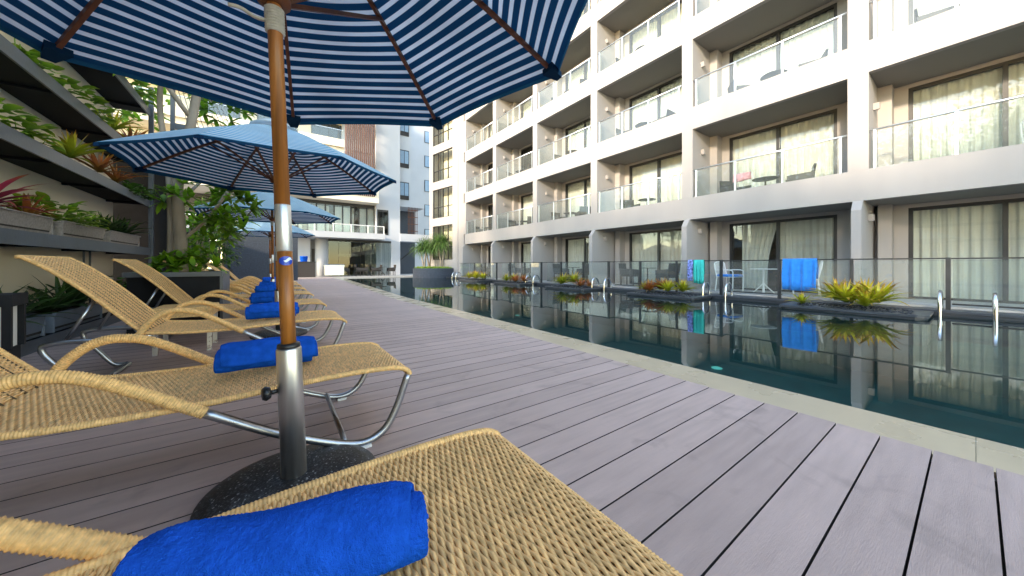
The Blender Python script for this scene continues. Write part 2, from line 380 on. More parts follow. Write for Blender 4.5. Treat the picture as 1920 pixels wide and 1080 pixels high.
def curtain_mesh(y0, y1, h, seed, tie=False):
    rr = random.Random(seed); n = 70; rows = []
    ph = [rr.uniform(0, 6) for _ in range(4)]
    for zi in range(7):
        k = zi/6; row = []
        for j in range(n+1):
            u = j/n; ww = (y1-y0); sh = 0
            if tie: sh = .28*math.sin(min(1, (1-k)*1.3)*math.pi/2)*(1-u) if k < 1 else 0
            yv = y0 + u*ww - sh*0 + (sh if tie else 0)
            a = .035*(.6+.4*(1-k))
            xv = a*math.sin(u*ww*38+ph[0]+.5*math.sin(u*7+ph[1])) + .014*math.sin(u*ww*83+ph[2])
            row.append((xv, yv, .02+k*(h-.04)))
        rows.append(row)
    return MB().grid(rows).mesh('curtain', 'curtain', smooth=True)
HG = SOF - .07; HU = PITCH - .32
fr_m = {}; pane_m = {}; wall_m = {}; cur_m = {}
for tagk, h in (('g', HG), ('u', HU)):
    b = MB(); f = .07
    b.box(0, .08, .6, .6+f, 0, h-.09); b.box(0, .08, 3.16-f, 3.16, 0, h-.09); b.box(0, .08, .6+f, 3.16-f, h-.09-f, h-.09); b.box(0, .08, .6+f, 3.16-f, 0, .05)
    b.box(.003, .077, 1.85, 1.92, .05, h-.09-f)
    fr_m[tagk] = b.mesh('window_frame', 'dark_frame')
    pane_m[tagk] = [MB().box(.035, .043, a, c, .05, h-.16).mesh('pane', 'pane') for a, c in ((.67, 1.85), (1.92, 3.09))]
    wall_m[tagk] = wall_with_hole(h, 'rear_wall')
    cur_m[tagk] = [(curtain_mesh(.63, 1.86, h-.1, s), curtain_mesh(1.90, 3.13, h-.1, s+9)) for s in range(4)]
tied = curtain_mesh(1.90, 2.85, HG-.1, 77, True)
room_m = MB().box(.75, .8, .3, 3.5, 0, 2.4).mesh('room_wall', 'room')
sconce_m = MB().prism_y([(-.03, 0), (.03, 0), (.07, .14), (-.07, .14)], -.10, 0).mesh('wall_lamp', 'plaster')
# railing pieces
RY = [.29, 1.37, 2.45, 3.52]
post_m = MB().box(-.022, .022, -.02, .02, -.02, .83).mesh('post', 'aluminium')
hand_m = MB().tube([(0, .17, .845), (0, 3.6, .845)], .024, 10).mesh('handrail', 'aluminium', True)
gp_m = [MB().box(-.006, .006, a+.025, b-.025, .01, .80).mesh('glass_panel', 'rail_glass') for a, b in zip([.19]+RY[1:], RY[1:]+[3.60])]
gp_m = [MB().box(-.006, .006, a+.022, b-.022, .01, .80).mesh('glass_panel', 'rail_glass') for a, b in zip(RY, RY[1:])]
for i in bays:
    yb = Y0 + BAY*i
    for k in range(FLOORS):
        g0 = (k == 0); tk = 'g' if g0 else 'u'; zf = .07 if g0 else SOF+PITCH*(k-1)+.32
        put('rear_wall', wall_m[tk], hotel, (1.5, yb, zf))
        wn = put('window', fr_m[tk], hotel, (1.52, yb, zf))
        for pm in pane_m[tk]: put('pane', pm, wn)
        rr = random.Random(i*17+k*5); c = cur_m[tk][rr.randrange(4)]
        put('curtain', c[0], wn, (.17, 0, 0))
        if g0 or rr.random() > .22: put('curtain', tied if (g0 and i == 0) else c[1], wn, (.17, 0, 0))
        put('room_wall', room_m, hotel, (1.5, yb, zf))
        put('wall_lamp', sconce_m, hotel, (.58, yb+BAY-(.08 if g0 else .165)-.001, zf+1.80))
        if not g0:
            rl = put('balcony_railing', hand_m, hotel, (.055, yb, zf-.32+FAS))
            for yv in RY: put('post', post_m, rl, (0, yv, 0))
            for gm in gp_m: put('glass_panel', gm, rl)
MB().box(6.9, 7.0, YA, YB, 0, SOF+PITCH*FLOORS).build('back_wall', 'plaster', hotel)
MB().box(-.02, 7.0, YA, YB, SOF+PITCH*FLOORS-1.1, SOF+PITCH*FLOORS-.4).build('parapet', 'plaster', hotel)
# end pier and stair tower turned a little inwards
pier = MB().box(0, 6.9, YB+.17, YB+.95, 0, 18).build('end_pier', 'plaster', hotel)
MB().box(-.06, .3, YB+.95, YB+1.35, 0, 18).build('corner_pilaster', 'plaster', hotel)
tower = thing('stair_tower', 'white stair tower with tall gridded windows at the end of the hotel', 'building', (FX, YB+.9, 0), R(11))
TW0, TW1 = .75, 3.3
b = MB(); b.box(0, .25, 0, TW0, 0, 18); b.box(0, .25, TW1, 3.75, 0, 18)
lev = [(1.25, 3.83)] + [(4.43+2.79*j, 6.62+2.79*j) for j in range(4)]
zz = 0
for (a, c) in lev: b.box(.0, .25, TW0, TW1, zz, a); zz = c
b.box(0, .25, TW0, TW1, zz, 18)
b.build('tower_wall', 'plaster', tower)
MB().box(1.0, 1.05, -.1, 3.8, 0, 18).build('inner_wall', 'plaster_cream', tower)
MB().box(.25, 5, 3.6, 3.745, 0, 18).build('return_wall', 'plaster', tower)
for (a, c) in lev:
    b = MB(); f = .05
    for j in range(5):
        yv = TW0 + (TW1-TW0-f)*j/4; b.box(.06, .13, yv, yv+f, a, c)
    for zz in (a, a+(c-a)*.36, c-f): b.box(.063, .127, TW0, TW1, zz, zz+f)
    wn = b.build('window', 'dark_frame', tower)
    for j in range(4):
        y0_, y1_ = TW0+(TW1-TW0-f)*j/4+f, TW0+(TW1-TW0-f)*(j+1)/4
        put('pane', MB().box(.09, .098, y0_, y1_, a+f, c-f).mesh('pane', 'pane'), wn)

# ------------------------------------------------------------------ far wing closing the courtyard (faces -y)
th = R(YAW); ct, st = math.cos(th), math.sin(th)
def fx(px, Y):                     # x on the plane y = Y seen at picture column px (planning helper)
    t = (px-960)/622; return Y*(st+t*ct)/(ct-t*st)
def fz(px, py, Y):
    X = fx(px, Y); return EYE + (497-py)/622*(X*st+Y*ct)
YF = 28.0
def frect(b, px0, px1, py0, py1, Y, d0, d1, pxr=None):
    """wall piece on plane Y, from depth d0 to d1 behind it; heights read at column pxr"""
    r = pxr or (px0+px1)/2
    b.box(fx(px0, Y), fx(px1, Y), Y+d0, Y+d1, fz(r, py1, Y), fz(r, py0, Y)); return b
wing = thing('rear_wing', 'white rear wing with slatted brown screen, long terrace balcony and restaurant below', 'building', (0, YF, 0))
def W(b, name, m, par=wing, smooth=False):
    b.v = [(x, y-YF, z) for x, y, z in b.v]; return b.build(name, m, par, smooth=smooth)
XR0, XR1 = fx(705, YF), fx(750, YF)
ZS1 = fz(700, 451, YF); ZS1T = fz(700, 441, YF); ZS2 = fz(690, 383, YF); ZS2T = fz(690, 366, YF)
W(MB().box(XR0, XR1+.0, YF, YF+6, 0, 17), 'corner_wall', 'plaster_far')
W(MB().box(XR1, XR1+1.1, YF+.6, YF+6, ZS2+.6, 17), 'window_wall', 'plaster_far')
for j in range(5):
    z0 = fz(762, 375, YF+.6) + j*2.75
    wn = W(MB().box(XR1+.12, XR1+.93, YF+.53, YF+.597, z0, z0+1.5), 'window', 'dark_frame')
    for q in range(2):
        W(MB().box(XR1+.17+q*.38, XR1+.50+q*.38, YF+.51, YF+.528, z0+.35, z0+1.42), 'pane', 'window_blue', wn)
# terrace slab, upper slab, balcony blocks
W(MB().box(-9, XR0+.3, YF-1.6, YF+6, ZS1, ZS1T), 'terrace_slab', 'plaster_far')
W(MB().box(-9, XR0-.002, YF-.9, YF+6, ZS2, ZS2T+.25), 'upper_slab', 'plaster_cream')
XS0, XS1 = fx(647, YF-.9), fx(703, YF-.9)
for j in range(4):
    z0 = ZS2T + .25 + j*2.9
    W(MB().box(-9, XS0-.05, YF-.9, YF-.7, z0+.0015, z0+.55), 'balcony_front', 'plaster_cream')
    W(MB().box(-9, XS0-.05, YF-.695, YF+6, z0+2.45, z0+2.9), 'floor_slab', 'plaster_cream')
    W(MB().box(-9, XS1, YF+.9, YF+1.1, z0, z0+2.45), 'rear_wall', 'plaster_cream')
    for q in range(3):
        x0 = fx(582, YF) + .1 - q*3.2
        wn = W(MB().box(x0, x0+2.3, YF+.80, YF+.895, z0+.2, z0+2.2), 'window', 'dark_frame')
        W(MB().box(x0+.07, x0+1.12, YF+.77, YF+.798, z0+.27, z0+2.13), 'pane', 'pane', wn); W(MB().box(x0+1.19, x0+2.23, YF+.77, YF+.798, z0+.27, z0+2.13), 'pane', 'pane', wn)
    rl = W(MB().tube([(-9, YF-.8, z0+1.25), (XS0-.06, YF-.8, z0+1.25)], .025, 6), 'balcony_railing', 'silver')
    W(MB().box(-9, XS0-.06, YF-.81, YF-.79, z0+.56, z0+1.22), 'glass_panel', 'rail_glass', rl)
# slatted screen
scr = W(MB().box(XS0, XS1, YF-.80, YF-.72, ZS2T+.05, ZS2T+.2), 'slat_screen', 'louvre')
for j in range(5): W(MB().box(XS0, XS1, YF-.78, YF-.72, ZS2T+.9+j*2.05, ZS2T+1.02+j*2.05), 'cross_bar', 'white_paint', scr)
sm = MB().box(-.045, .045, -.1, .02, 0, 10.5).mesh('slat', 'louvre')
nsl = 15
for j in range(nsl): put('slat', sm, scr, (XS0+.06+(XS1-XS0-.12)*j/(nsl-1), -.88, ZS2T-.25))
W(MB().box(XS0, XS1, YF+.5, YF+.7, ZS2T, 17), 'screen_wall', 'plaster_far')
# first-floor glazing behind the terrace balcony
gx0, gx1 = fx(540, YF+.4), fx(702, YF+.4)
gl_ = W(MB().box(gx0, gx1, YF+.36, YF+.5, ZS2-.25, ZS2-.001), 'glazing', 'dark_frame')
W(MB().box(-9, gx1, YF+2.2, YF+2.3, ZS1T, ZS2), 'inner_wall', 'room')
for j in range(11):
    x0 = gx0+(gx1-gx0)*j/10
    W(MB().box(x0-.05, x0+.05, YF+.38, YF+.48, ZS1T, ZS2-.25), 'mullion', 'dark_frame', gl_)
    if j < 10: W(MB().box(x0+.05, x0+(gx1-gx0)/10-.05, YF+.42, YF+.43, ZS1T, ZS2-.25), 'pane', 'pane', gl_)
    if j < 10 and j % 3 != 1:
        W(MB().grid([[(x0+.1+.03*q, YF+.75+.05*math.sin(q*1.9), z) for q in range(26)] for z in (ZS1T+.02, ZS2-.3)]), 'curtain', 'curtain', gl_, True)
wn = W(frect(MB(), 707, 728, 393, 440, YF, -.03, -.002, 712), 'window', 'dark_frame')
W(frect(MB(), 709, 717, 397, 437, YF, -.045, -.032, 712), 'pane', 'dark_pane', wn); W(frect(MB(), 718.5, 726, 397, 437, YF, -.045, -.032, 712), 'pane', 'dark_pane', wn)
# terrace railing
rl = W(MB().tube([(-6, YF-1.5, fz(700, 424, YF-1.5)), (XR0+.25, YF-1.5, fz(700, 424, YF-1.5))], .03, 8), 'balcony_railing', 'white_paint')
for j in range(9):
    x0 = XR0+.22-j*1.15
    W(MB().box(x0-.03, x0+.03, YF-1.53, YF-1.47, ZS1T, fz(700, 424, YF-1.5)), 'post', 'white_paint', rl)
    W(MB().box(x0-1.1, x0-.05, YF-1.505, YF-1.495, ZS1T+.05, fz(700, 424, YF-1.5)-.05), 'glass_panel', 'rail_glass', rl)
# ground floor: white pier, recess with door, round column, restaurant glazing
W(MB().box(-2.5, fx(581, YF), YF-.2, YF+.1, 0.03, ZS1), 'service_wall', 'plaster_far')
W(MB().box(fx(579, YF), fx(600, YF), YF+1.5, YF+1.6, .03, ZS1), 'recess_wall', 'concrete')
W(MB().box(fx(588, YF), fx(598, YF), YF+1.44, YF+1.497, .03, 2.1), 'door', 'room')
W(MB().lathe([(.45, .03), (.45, ZS1)], 24, (fx(604, YF), YF+.2)), 'column', 'plaster_far', smooth=True)
rg0, rg1 = fx(613, YF), fx(733, YF)
gz = fz(700, 455, YF)
gl_ = W(MB().box(rg0, rg1, YF-.03, YF+.05, gz, ZS1), 'restaurant_glazing', 'dark_frame')
W(MB().box(rg0, rg1+.5, YF+4, YF+4.1, .03, ZS1), 'inner_wall', 'room')
for j in range(6):
    x0 = rg0+(rg1-rg0)*j/6
    W(MB().box(x0+.01, x0+(rg1-rg0)/6-.01, YF, YF+.012, .05, gz), 'pane', 'dark_pane', gl_)
W(MB().box(rg0+1.0, rg1-2.2, YF+1.6, YF+1.8, 1.55, 1.75), 'serving_counter', 'plaster_cream'); 
W(MB().box(rg0+1.0, rg1-2.4, YF+1.65, YF+1.75, .5, 1.5), 'counter_front', 'wood_rib')
W(MB().box(rg1+.002, XR1, YF-.05, YF-.002, .03, ZS1-.05), 'pier', 'plaster_far')
# dark stair opening, metal grille and bridging beam right of the corner
XO0, XO1 = XR1, fx(800, YF)
W(MB().box(XO0, XO1, YF+3.0, YF+3.1, 0, ZS2+.6), 'opening_back', 'slate_wall')
W(MB().box(XO0, XO1+1.5, YF-.1, YF+1.0, fz(765, 453, YF), fz(765, 439, YF)), 'bridge_beam', 'plaster_far')
W(MB().box(XO0, XO1, YF+.6, YF+6, ZS2+.2, ZS2+.6), 'soffit_beam', 'plaster_far')
for j in range(7): W(MB().box(XO0+.85+j*.13, XO0+.88+j*.13, YF+.5, YF+.54, fz(765, 439, YF), ZS2+.2), 'grille_bar', 'wood_rib')
for j in range(4): W(MB().box(XO0+.8, XO0+1.7, YF+.46, YF+.49, fz(765, 439, YF)+.3+j*.6, fz(765, 439, YF)+.35+j*.6), 'grille_rail', 'wood_rib')
MB().prism_y([(0, 0), (.1, 0), (2.1, 1.6), (2.0, 1.6)], 0, .2).build('stair_stringer', 'dark_frame', wing, (XO0, 1.2, 1.0))
# blue-grey block beyond
blk = thing('distant_block', 'shaded grey block with small windows rising behind the rear wing', 'building', (fx(795, 36), 36, 0))
MB().box(-1.6, 3.5, 0, 6, 0, 22).build('wall', 'plaster_far', blk)
MB().box(-2.05, -1.602, -.1, 5, 0, 22).build('duct_strip', 'louvre', blk)
for j in range(6):
    wn = MB().box(.05, .75, -.06, -.002, 3.6+j*2.75, 4.9+j*2.75).build('window', 'dark_frame', blk)
    MB().box(.10, .70, -.08, -.062, 3.65+j*2.75, 4.85+j*2.75).build('pane', 'window_blue', wn)
# charcoal slate wall at the head of the deck
sw = tag(MB().box(-1.6, 1.6, 0, .35, 0, 3.05).build('slate_wall', 'slate_wall', None, (-.55, 22.0, 0)), 'charcoal slate wall standing behind the last parasols', 'wall')

# ------------------------------------------------------------------ poolside: coping, islands, fence, ladders
cp = MB().box(COPE, COPE+.64, -9, 24.2, -.5, -.012).build('pool_coping', 'slate', kind='structure')
yy = -5.0
while yy < 24:
    MB().cbox(COPE-.03, COPE+.645, yy, yy+.896, -.010, .035, .008).build('coping_slab', 'slate', cp); yy += .9
islands = []
for i in range(5):
    yc = Y0 - .08 + BAY*i
    o = thing('planter_island', ['low dark slate planter island with pebbles under the largest bromeliads', 'low dark slate planter island beside the teal towel', 'low dark slate island under a pale bromeliad with red neighbour', 'low dark slate island with orange and green bromeliads', 'low dark slate island with the last yellow bromeliad before the palms'][i], 'planter', (0, yc, 0), 0, 'slate planter islands')
    c = .12; x0, x1, h = 8.72, COPE-.032, .98
    pts = [(x0+c, -h), (x1, -h), (x1, h), (x0+c, h), (x0+.03, h-.04), (x0, h-c), (x0, -h+c), (x0+.03, -h+.04)]
    MB().prism(pts, -.5, -.03).build('base', 'slate', o)
    p2 = [(x-.03 if x < 9 else x, yv*1.03) for x, yv in pts]
    MB().prism(p2, -.028, .012).build('ledge', 'slate', o)
    b = MB()
    for q in range(240):
        px_, py_ = random.uniform(x0+.1, x1-.1), random.uniform(-.8, .8); s_ = random.uniform(.012, .028)
        b.lathe([(s_*.6, .008), (s_, .012+s_*.4), (s_*.5, .012+s_*.9)], 5, (px_, py_))
    b.build('pebbles', 'pebble', o, kind='stuff'); islands.append(o)
# glass fence: sections stand forward of the party walls, others set back in the middle of the bays
fence = thing('glass_fence', 'dark framed glass fence along the far pool edge', 'fence', (0, 0, .035))
FH = .95
def fence_run(x, y0, y1, low):
    b = MB().box(x-.025, x+.025, y0, y1, FH-.026, FH); b.build('top_rail', 'fence_metal', fence)
    if low: MB().box(x-.02, x+.02, y0+.035, y1-.035, .07, .10).build('bottom_rail', 'fence_metal', fence)
    n = 2 if y1-y0 > 2 else 1
    for j in range(n):
        a, c = y0+(y1-y0)*j/n, y0+(y1-y0)*(j+1)/n
        MB().box(x-.006, x+.006, a+.045, c-.045, .10, FH-.037).build('glass_panel', 'fence_glass', fence)
def fpost(x, yv, wd=.036): MB().box(x-wd, x+wd, yv-wd*.8, yv+wd*.8, 0, FH+.003).build('post', 'fence_metal', fence)
XN, XFAR = 9.96, 10.28
for i in range(-1, 5):
    yb = Y0 + BAY*i
    fence_run(XN, yb-1.24, yb+1.24, False); fence_run(XFAR, yb+1.24, yb+BAY-1.24, True)
    for yv in (yb-1.24, yb+1.24): fpost(XN, yv); MB().box(XN, XFAR, yv-.02, yv+.02, FH-.03, FH-.003).build('return_rail', 'fence_metal', fence)
    fpost(XN, yb, .03)
fence_run(XFAR, Y0+BAY*5-1.24, Y0+BAY*5+.1, True)
lad_m = None
for k, yc in enumerate((.09, 4.08, 8.0, 12.0, 19.9)):
    o = thing('pool_ladder', ['looped steel ladder handrails beside the island with massed bromeliads', 'looped steel ladder handrails between the teal towel and the blue towel', 'looped steel ladder handrails beside the lime and red bromeliads', 'looped steel ladder handrails beside the rust bromeliads', 'looped steel ladder handrails next to the round palm planter'][k], 'pool ladder', (COPE, yc, 0), 0, 'pool ladder handrails')
    if lad_m is None:
        path = spline([(.16, 0, .0), (.14, 0, .22), (.0, 0, .37), (-.16, 0, .32), (-.24, 0, .08), (-.24, 0, -.7)], 8)
        lad_m = MB().tube(path, .027, 12).mesh('handrail', 'chrome', True)
    for s in (-.28, .28): put('handrail', lad_m, o, (0, s, 0))

# ------------------------------------------------------------------ plants: leaf meshes
def brom_leaf(L, wd, droop, el, m):
    return MB().leaf((0, 0, 0), (math.cos(el), 0, math.sin(el)), L, wd, droop, .18, 6, side=(0, 0, 0)).mesh('leaf', m, True)
BROM = {}
for m in ('leaf_brom', 'leaf_brom_red', 'leaf_dark', 'leaf_red'):
    BROM[m] = [brom_leaf(1.0, wd, dr, el, m) for wd, dr, el in ((.13, 1.0, R(35)), (.14, .9, R(52)), (.12, .8, R(66)), (.13, 1.2, R(22)), (.11, .6, R(76)))]
def bromeliad(label, loc, size, m, n=34, group=None, flat=0, cat='plant', name='bromeliad'):
    o = thing(name, label, cat, loc, random.uniform(0, 6), group)
    for j in range(n):
        k = j/n; vi = [3, 0, 0, 1, 1, 2, 4][min(6, int(k*7))]
        me = BROM[m][vi]; s = size*random.uniform(.8, 1.12)*(1.0-.25*k)
        lf = put('leaf', me, o, (0, 0, .01), (random.uniform(-.15, .15), random.uniform(-.12, .12)+flat, j*2.399+random.uniform(-.3, .3)))
        lf.scale = (s, s*random.uniform(.8, 1.2), s)
    return o
def heart_clump(b, c, rx, ry, h, n, s):
    for j in range(n):
        a = random.uniform(0, 6.283); r = math.sqrt(random.random())
        p = Vector((c[0]+rx*r*math.cos(a), c[1]+ry*r*math.sin(a), c[2]+h*random.random()*(1-.5*r)))
        d = Vector((math.cos(a)+random.uniform(-.6, .6), math.sin(a)+random.uniform(-.6, .6), random.uniform(-.2, .7)))
        b.leaf(p, d, s*random.uniform(.7, 1.3), s*random.uniform(.6, .85), .9, .12, 4)
    return b

I0 = 'yellow-green bromeliads massed on the island by the bright blue towel'
bromeliad('small yellow-green bromeliad at the edge of the massed clump', (9.05, Y0+.60, .03), .36, 'leaf_brom', 30)
for x_, dy, z_, s_ in ((9.15, -.05, .10, .62), (9.3, -.45, .12, .60), (9.5, .15, .12, .60), (9.55, -.25, .16, .60), (9.05, -.32, .06, .5)):
    bromeliad('yellow-green bromeliad with red tips in the massed clump by the blue towel', (x_, Y0+dy, z_), s_, 'leaf_brom', 46, I0)
def clump(i, spots, group):
    for lb, m, dx, dy, z_, s_, n_ in spots: bromeliad(lb, (9.25+dx, Y0+BAY*i+dy, z_), s_, m, n_, group)
OR, YL = 'orange-red bromeliad in the clump by the teal towel', 'yellow bromeliad beside the orange ones near the teal towel'
clump(1, [(OR, 'leaf_brom_red', -.05, .42, .06, .50, 46), (OR, 'leaf_brom_red', .2, .20, .10, .50, 46), (YL, 'leaf_brom', -.05, -.15, .08, .52, 46), (YL, 'leaf_brom', .2, -.45, .08, .52, 46), (YL, 'leaf_brom', .25, .75, .05, .42, 36)], 'mixed bromeliads by the teal towel')
LI, RE = 'tall lime bromeliad massed on the third slate island', 'small red bromeliad beside the tall lime ones'
clump(2, [(LI, 'leaf_brom', -.05, .35, .12, .60, 46), (LI, 'leaf_brom', .2, .0, .16, .62, 46), (LI, 'leaf_brom', .1, .6, .08, .5, 40), (RE, 'leaf_brom_red', .0, -.5, .05, .46, 40), (RE, 'leaf_brom_red', .2, -.75, .05, .40, 34)], 'bromeliads of the third island')
GR, RU = 'green bromeliad massed on the fourth slate island', 'rust bromeliad at the near end of the fourth slate island'
clump(3, [(GR, 'leaf_brom', .0, .55, .06, .52, 44), (GR, 'leaf_brom', .2, .2, .08, .52, 44), (RU, 'leaf_brom_red', .0, -.2, .06, .50, 44), (RU, 'leaf_brom_red', .2, -.6, .06, .50, 44)], 'bromeliads of the fourth island')
LL = 'lime bromeliad massed on the last slate island before the palm planter'
clump(4, [(LL, 'leaf_brom', .0, .6, .08, .58, 44), (LL, 'leaf_brom', .2, .2, .10, .60, 44), (LL, 'leaf_brom', .0, -.2, .08, .58, 44), (LL, 'leaf_brom', .2, -.6, .08, .56, 44)], 'bromeliads of the last island')

# round planter with dracaenas at the end of the pool
pc = (9.7, 23.3)
rp = thing('round_planter', 'low round grey concrete planter rising from the pool end', 'planter', (*pc, 0))
MB().lathe([(1.62, -1.3), (1.62, .60), (1.60, .62), (1.45, .62), (1.45, .5)], 40).build('wall', 'slate_wall', rp)
MB().lathe([(1.44, .4), (1.44, .56)], 40).build('soil', 'soil', rp)
b = MB()
for j in range(1500):
    a = random.uniform(0, 6.283); r = 1.5*math.sqrt(random.random())
    b.leaf((r*math.cos(a), r*math.sin(a), .55), (random.uniform(-.6, .6), random.uniform(-.6, .6), 1), random.uniform(.12, .28), .035, .9, .1, 3)
tag(b.build('ground_cover', 'leaf_pothos', None, (*pc, 0), kind='stuff'), 'bright green ground cover filling the round planter', 'ground cover')
def dracaena(label, loc, H, heads, n, L):
    o = thing('dracaena', label, 'tree', loc, 0, 'dracaenas in the round planter')
    cr = MB(); tr = MB()
    for q in range(heads):
        a = q*2.2+.5; top = Vector((.30*math.cos(a)*(heads > 1), .30*math.sin(a)*(heads > 1), H*random.uniform(.8, 1.)))
        tr.tube(spline([(0, 0, -.1), (top.x*.4, top.y*.4, H*.4), top], 5), [.07-.003*z for z in range(11)], 7)
        for j in range(n):
            an = j*2.399; el = R(80-95*(j/n)**.8); d = (math.cos(an)*math.cos(el), math.sin(an)*math.cos(el), math.sin(el))
            cr.leaf(top+Vector((0, 0, random.uniform(-.28, .12))), d, L*random.uniform(.75, 1.15), .04, 2.6, .2, 7, side=(0, 0, 0))
    tr.build('trunk', 'bark', o, smooth=True); cr.build('crown', 'leaf_dracaena', o, smooth=True, kind='stuff')
dracaena('bushy dracaena with drooping leaves nearest the hotel pier', (pc[0]+.35, pc[1]-.35, .5), 2.15, 2, 230, 1.25)
dracaena('paler dracaena with several slim stems in the round planter', (pc[0]-.8, pc[1]+.2, .5), 1.9, 3, 130, 1.0)
dracaena('dracaena standing behind the other two in the planter', (pc[0]-.2, pc[1]+.7, .5), 1.9, 2, 130, 1.0)

# ------------------------------------------------------------------ left side: garden wall, steel plant rack
WX = -2.36; RACKF = -1.90; POSTY = 9.06
gwall = tag(MB().box(-.25, 0, -6, POSTY-.05, 0, 4.0).build('garden_wall', 'plaster_cream', None, (WX, 0, -.02)), 'tall cream wall behind the steel plant shelves', 'wall')
rack = thing('plant_rack', 'black steel rack of long plant shelves against the cream wall', 'rack', (WX, 0, 0))
SH = [.12, 1.17, 2.07, 2.82, 3.78]
for z in SH:
    dx = RACKF - WX
    sh = MB().box(dx-.02, dx, -5, POSTY-.03, z-.135, z).build('shelf', 'grey_steel', rack)
    MB().box(.002, dx-.022, -5, POSTY-.03, z-.10, z-.085).build('tray', 'black_steel', sh)
    for j in range(10): MB().box(.01, dx-.03, -4.4+j*1.45, -4.36+j*1.45, z-.13, z-.102).build('bracket', 'black_steel', sh)
for yv in (POSTY, 1.8, -3): MB().box(RACKF-WX-.03+.002, RACKF-WX+.035, yv-.035, yv+.035, 0, 4.2).build('post', 'grey_steel', rack)
for yv in (7.55, 7.75): MB().tube([(.10, yv, 0), (.10, yv, 1.1)], .012, 6).build('pipe', 'grey_steel', rack)
fin = thing('steel_screen', 'black steel screen panel closing the end of the plant rack', 'screen', (WX, POSTY+.15, 0))
MB().box(-.25, .72, 0, .06, 0, 2.9).build('panel', 'black_steel', fin)
MB().box(.69, .75, -.01, .07, 2.9, 4.6).build('post', 'grey_steel', fin)
MB().box(-.25, .12, .07, 2.4, 0, 2.6).build('side_panel', 'black_steel', fin)
MB().box(.75, 1.7, .0, .06, 3.55, 3.66).build('beam', 'grey_steel', fin)
MB().tube([(1.68, .03, 3.56), (1.78, .03, 2.9)], .025, 6).build('brace', 'grey_steel', fin)
for j in range(10): MB().tube([(.76+j*.06, .05, 4.5), (.95+j*.08, .05, 3.6)], .006, 5).build('wire', 'grey_steel', fin)

def pot_box(name, label, y0, y1, z, m='pot_weave', h=.17, x=RACKF):
    o = thing(name, label, 'planter', ((x-.19), (y0+y1)/2, z), 0, 'boxes on the plant rack'); L = (y1-y0)/2
    b = MB(); b.prism_y([(.13, 0), (.16, h), (.145, h), (.12, .02), (-.12, .02), (-.145, h), (-.16, h), (-.13, 0)], -L, L)
    b.box(-.155, .155, -L-.012, -L, 0, h); b.box(-.155, .155, L, L+.012, 0, h); b.build('box', m, o)
    MB().box(-.138, .138, -L+.01, L-.01, .03, h-.03).build('soil', 'soil', o)
    MB().box(.140, .172, -L-.01, L+.01, h, h+.012).build('rim', m, o)
    return o
def foliage(name, label, y0, y1, z, m, n, s, h=.28, cat='plant', x=RACKF-.17, rx=.2):
    b = heart_clump(MB(), (0, 0, 0), rx, (y1-y0)/2, h, n, s)
    for j in range(n//14):
        yy_ = random.uniform(-(y1-y0)/2, (y1-y0)/2)
        b.tube([(0, yy_, -.05), (random.uniform(-.1, .15), yy_+random.uniform(-.1, .1), h*.7)], .004, 4)
    o = thing(name, label, cat, (x, (y0+y1)/2, z)); b.build('leaves', m, o, smooth=True, kind='stuff'); return o
# shelf with three woven boxes
pot_box('planter_box', 'long woven planter box holding red cordyline and yellow leaves', 3.9, 5.75, SH[1])
pot_box('planter_box', 'woven planter box overflowing with pothos', 5.98, 7.1, SH[1])
pot_box('planter_box', 'short woven planter box with dark strap leaves beside the rack post', 7.3, 8.55, SH[1])
bromeliad('red cordyline spilling over the long woven box', (RACKF-.15, 4.95, SH[1]+.16), .50, 'leaf_red', 34, name='cordyline')
bromeliad('orange and yellow bromeliad beside the red cordyline', (RACKF-.12, 5.55, SH[1]+.15), .34, 'leaf_brom_red', 22)
foliage('pothos', 'bright variegated pothos in the middle woven box', 5.6, 7.2, SH[1]+.16, 'leaf_pothos', 150, .13, .30)
for q in range(3): bromeliad('dark strap-leaved plant in the short woven box', (RACKF-.17, 7.55+q*.4, SH[1]+.15), .46, 'leaf_dark', 20, 'dark strap-leaved plants', name='strap_plant')
# second shelf
foliage('pothos', 'lime pothos trailing over the shelf above the red cordyline', 4.4, 5.9, SH[2]+.02, 'leaf_pothos', 110, .13, .26)
bromeliad('big lime bromeliad with broad leaves on the middle shelf', (RACKF-.10, 6.35, SH[2]+.06), .46, 'leaf_brom', 26)
bromeliad('reddish bromeliad leaning off the middle shelf', (RACKF-.06, 7.0, SH[2]+.04), .44, 'leaf_brom_red', 26)
bromeliad('olive bromeliad toward the rack post on the middle shelf', (RACKF-.08, 7.7, SH[2]+.04), .42, 'leaf_brom_red', 24)
foliage('fern_plant', 'small green trailing plant hanging at the end of the middle shelf', 7.9, 8.7, SH[2]-.06, 'leaf_green', 140, .10, .24, x=RACKF-.05)
# upper shelves
foliage('pothos', 'pothos trailing over the shelf under the striped canopy', 5.2, 7.2, SH[3]+.0, 'leaf_pothos', 130, .12, .20, x=RACKF-.08)
bromeliad('lime bromeliad with broad leaves on the upper shelf', (RACKF-.05, 7.45, SH[3]+.02), .42, 'leaf_brom', 24)
bromeliad('olive bromeliad hanging near the post on the upper shelf', (RACKF-.05, 8.2, SH[3]+.0), .46, 'leaf_brom_red', 26)
foliage('pothos', 'pothos on the topmost shelf beside the rack post', 7.0, 8.9, SH[4], 'leaf_pothos', 150, .13, .24, x=RACKF-.05)
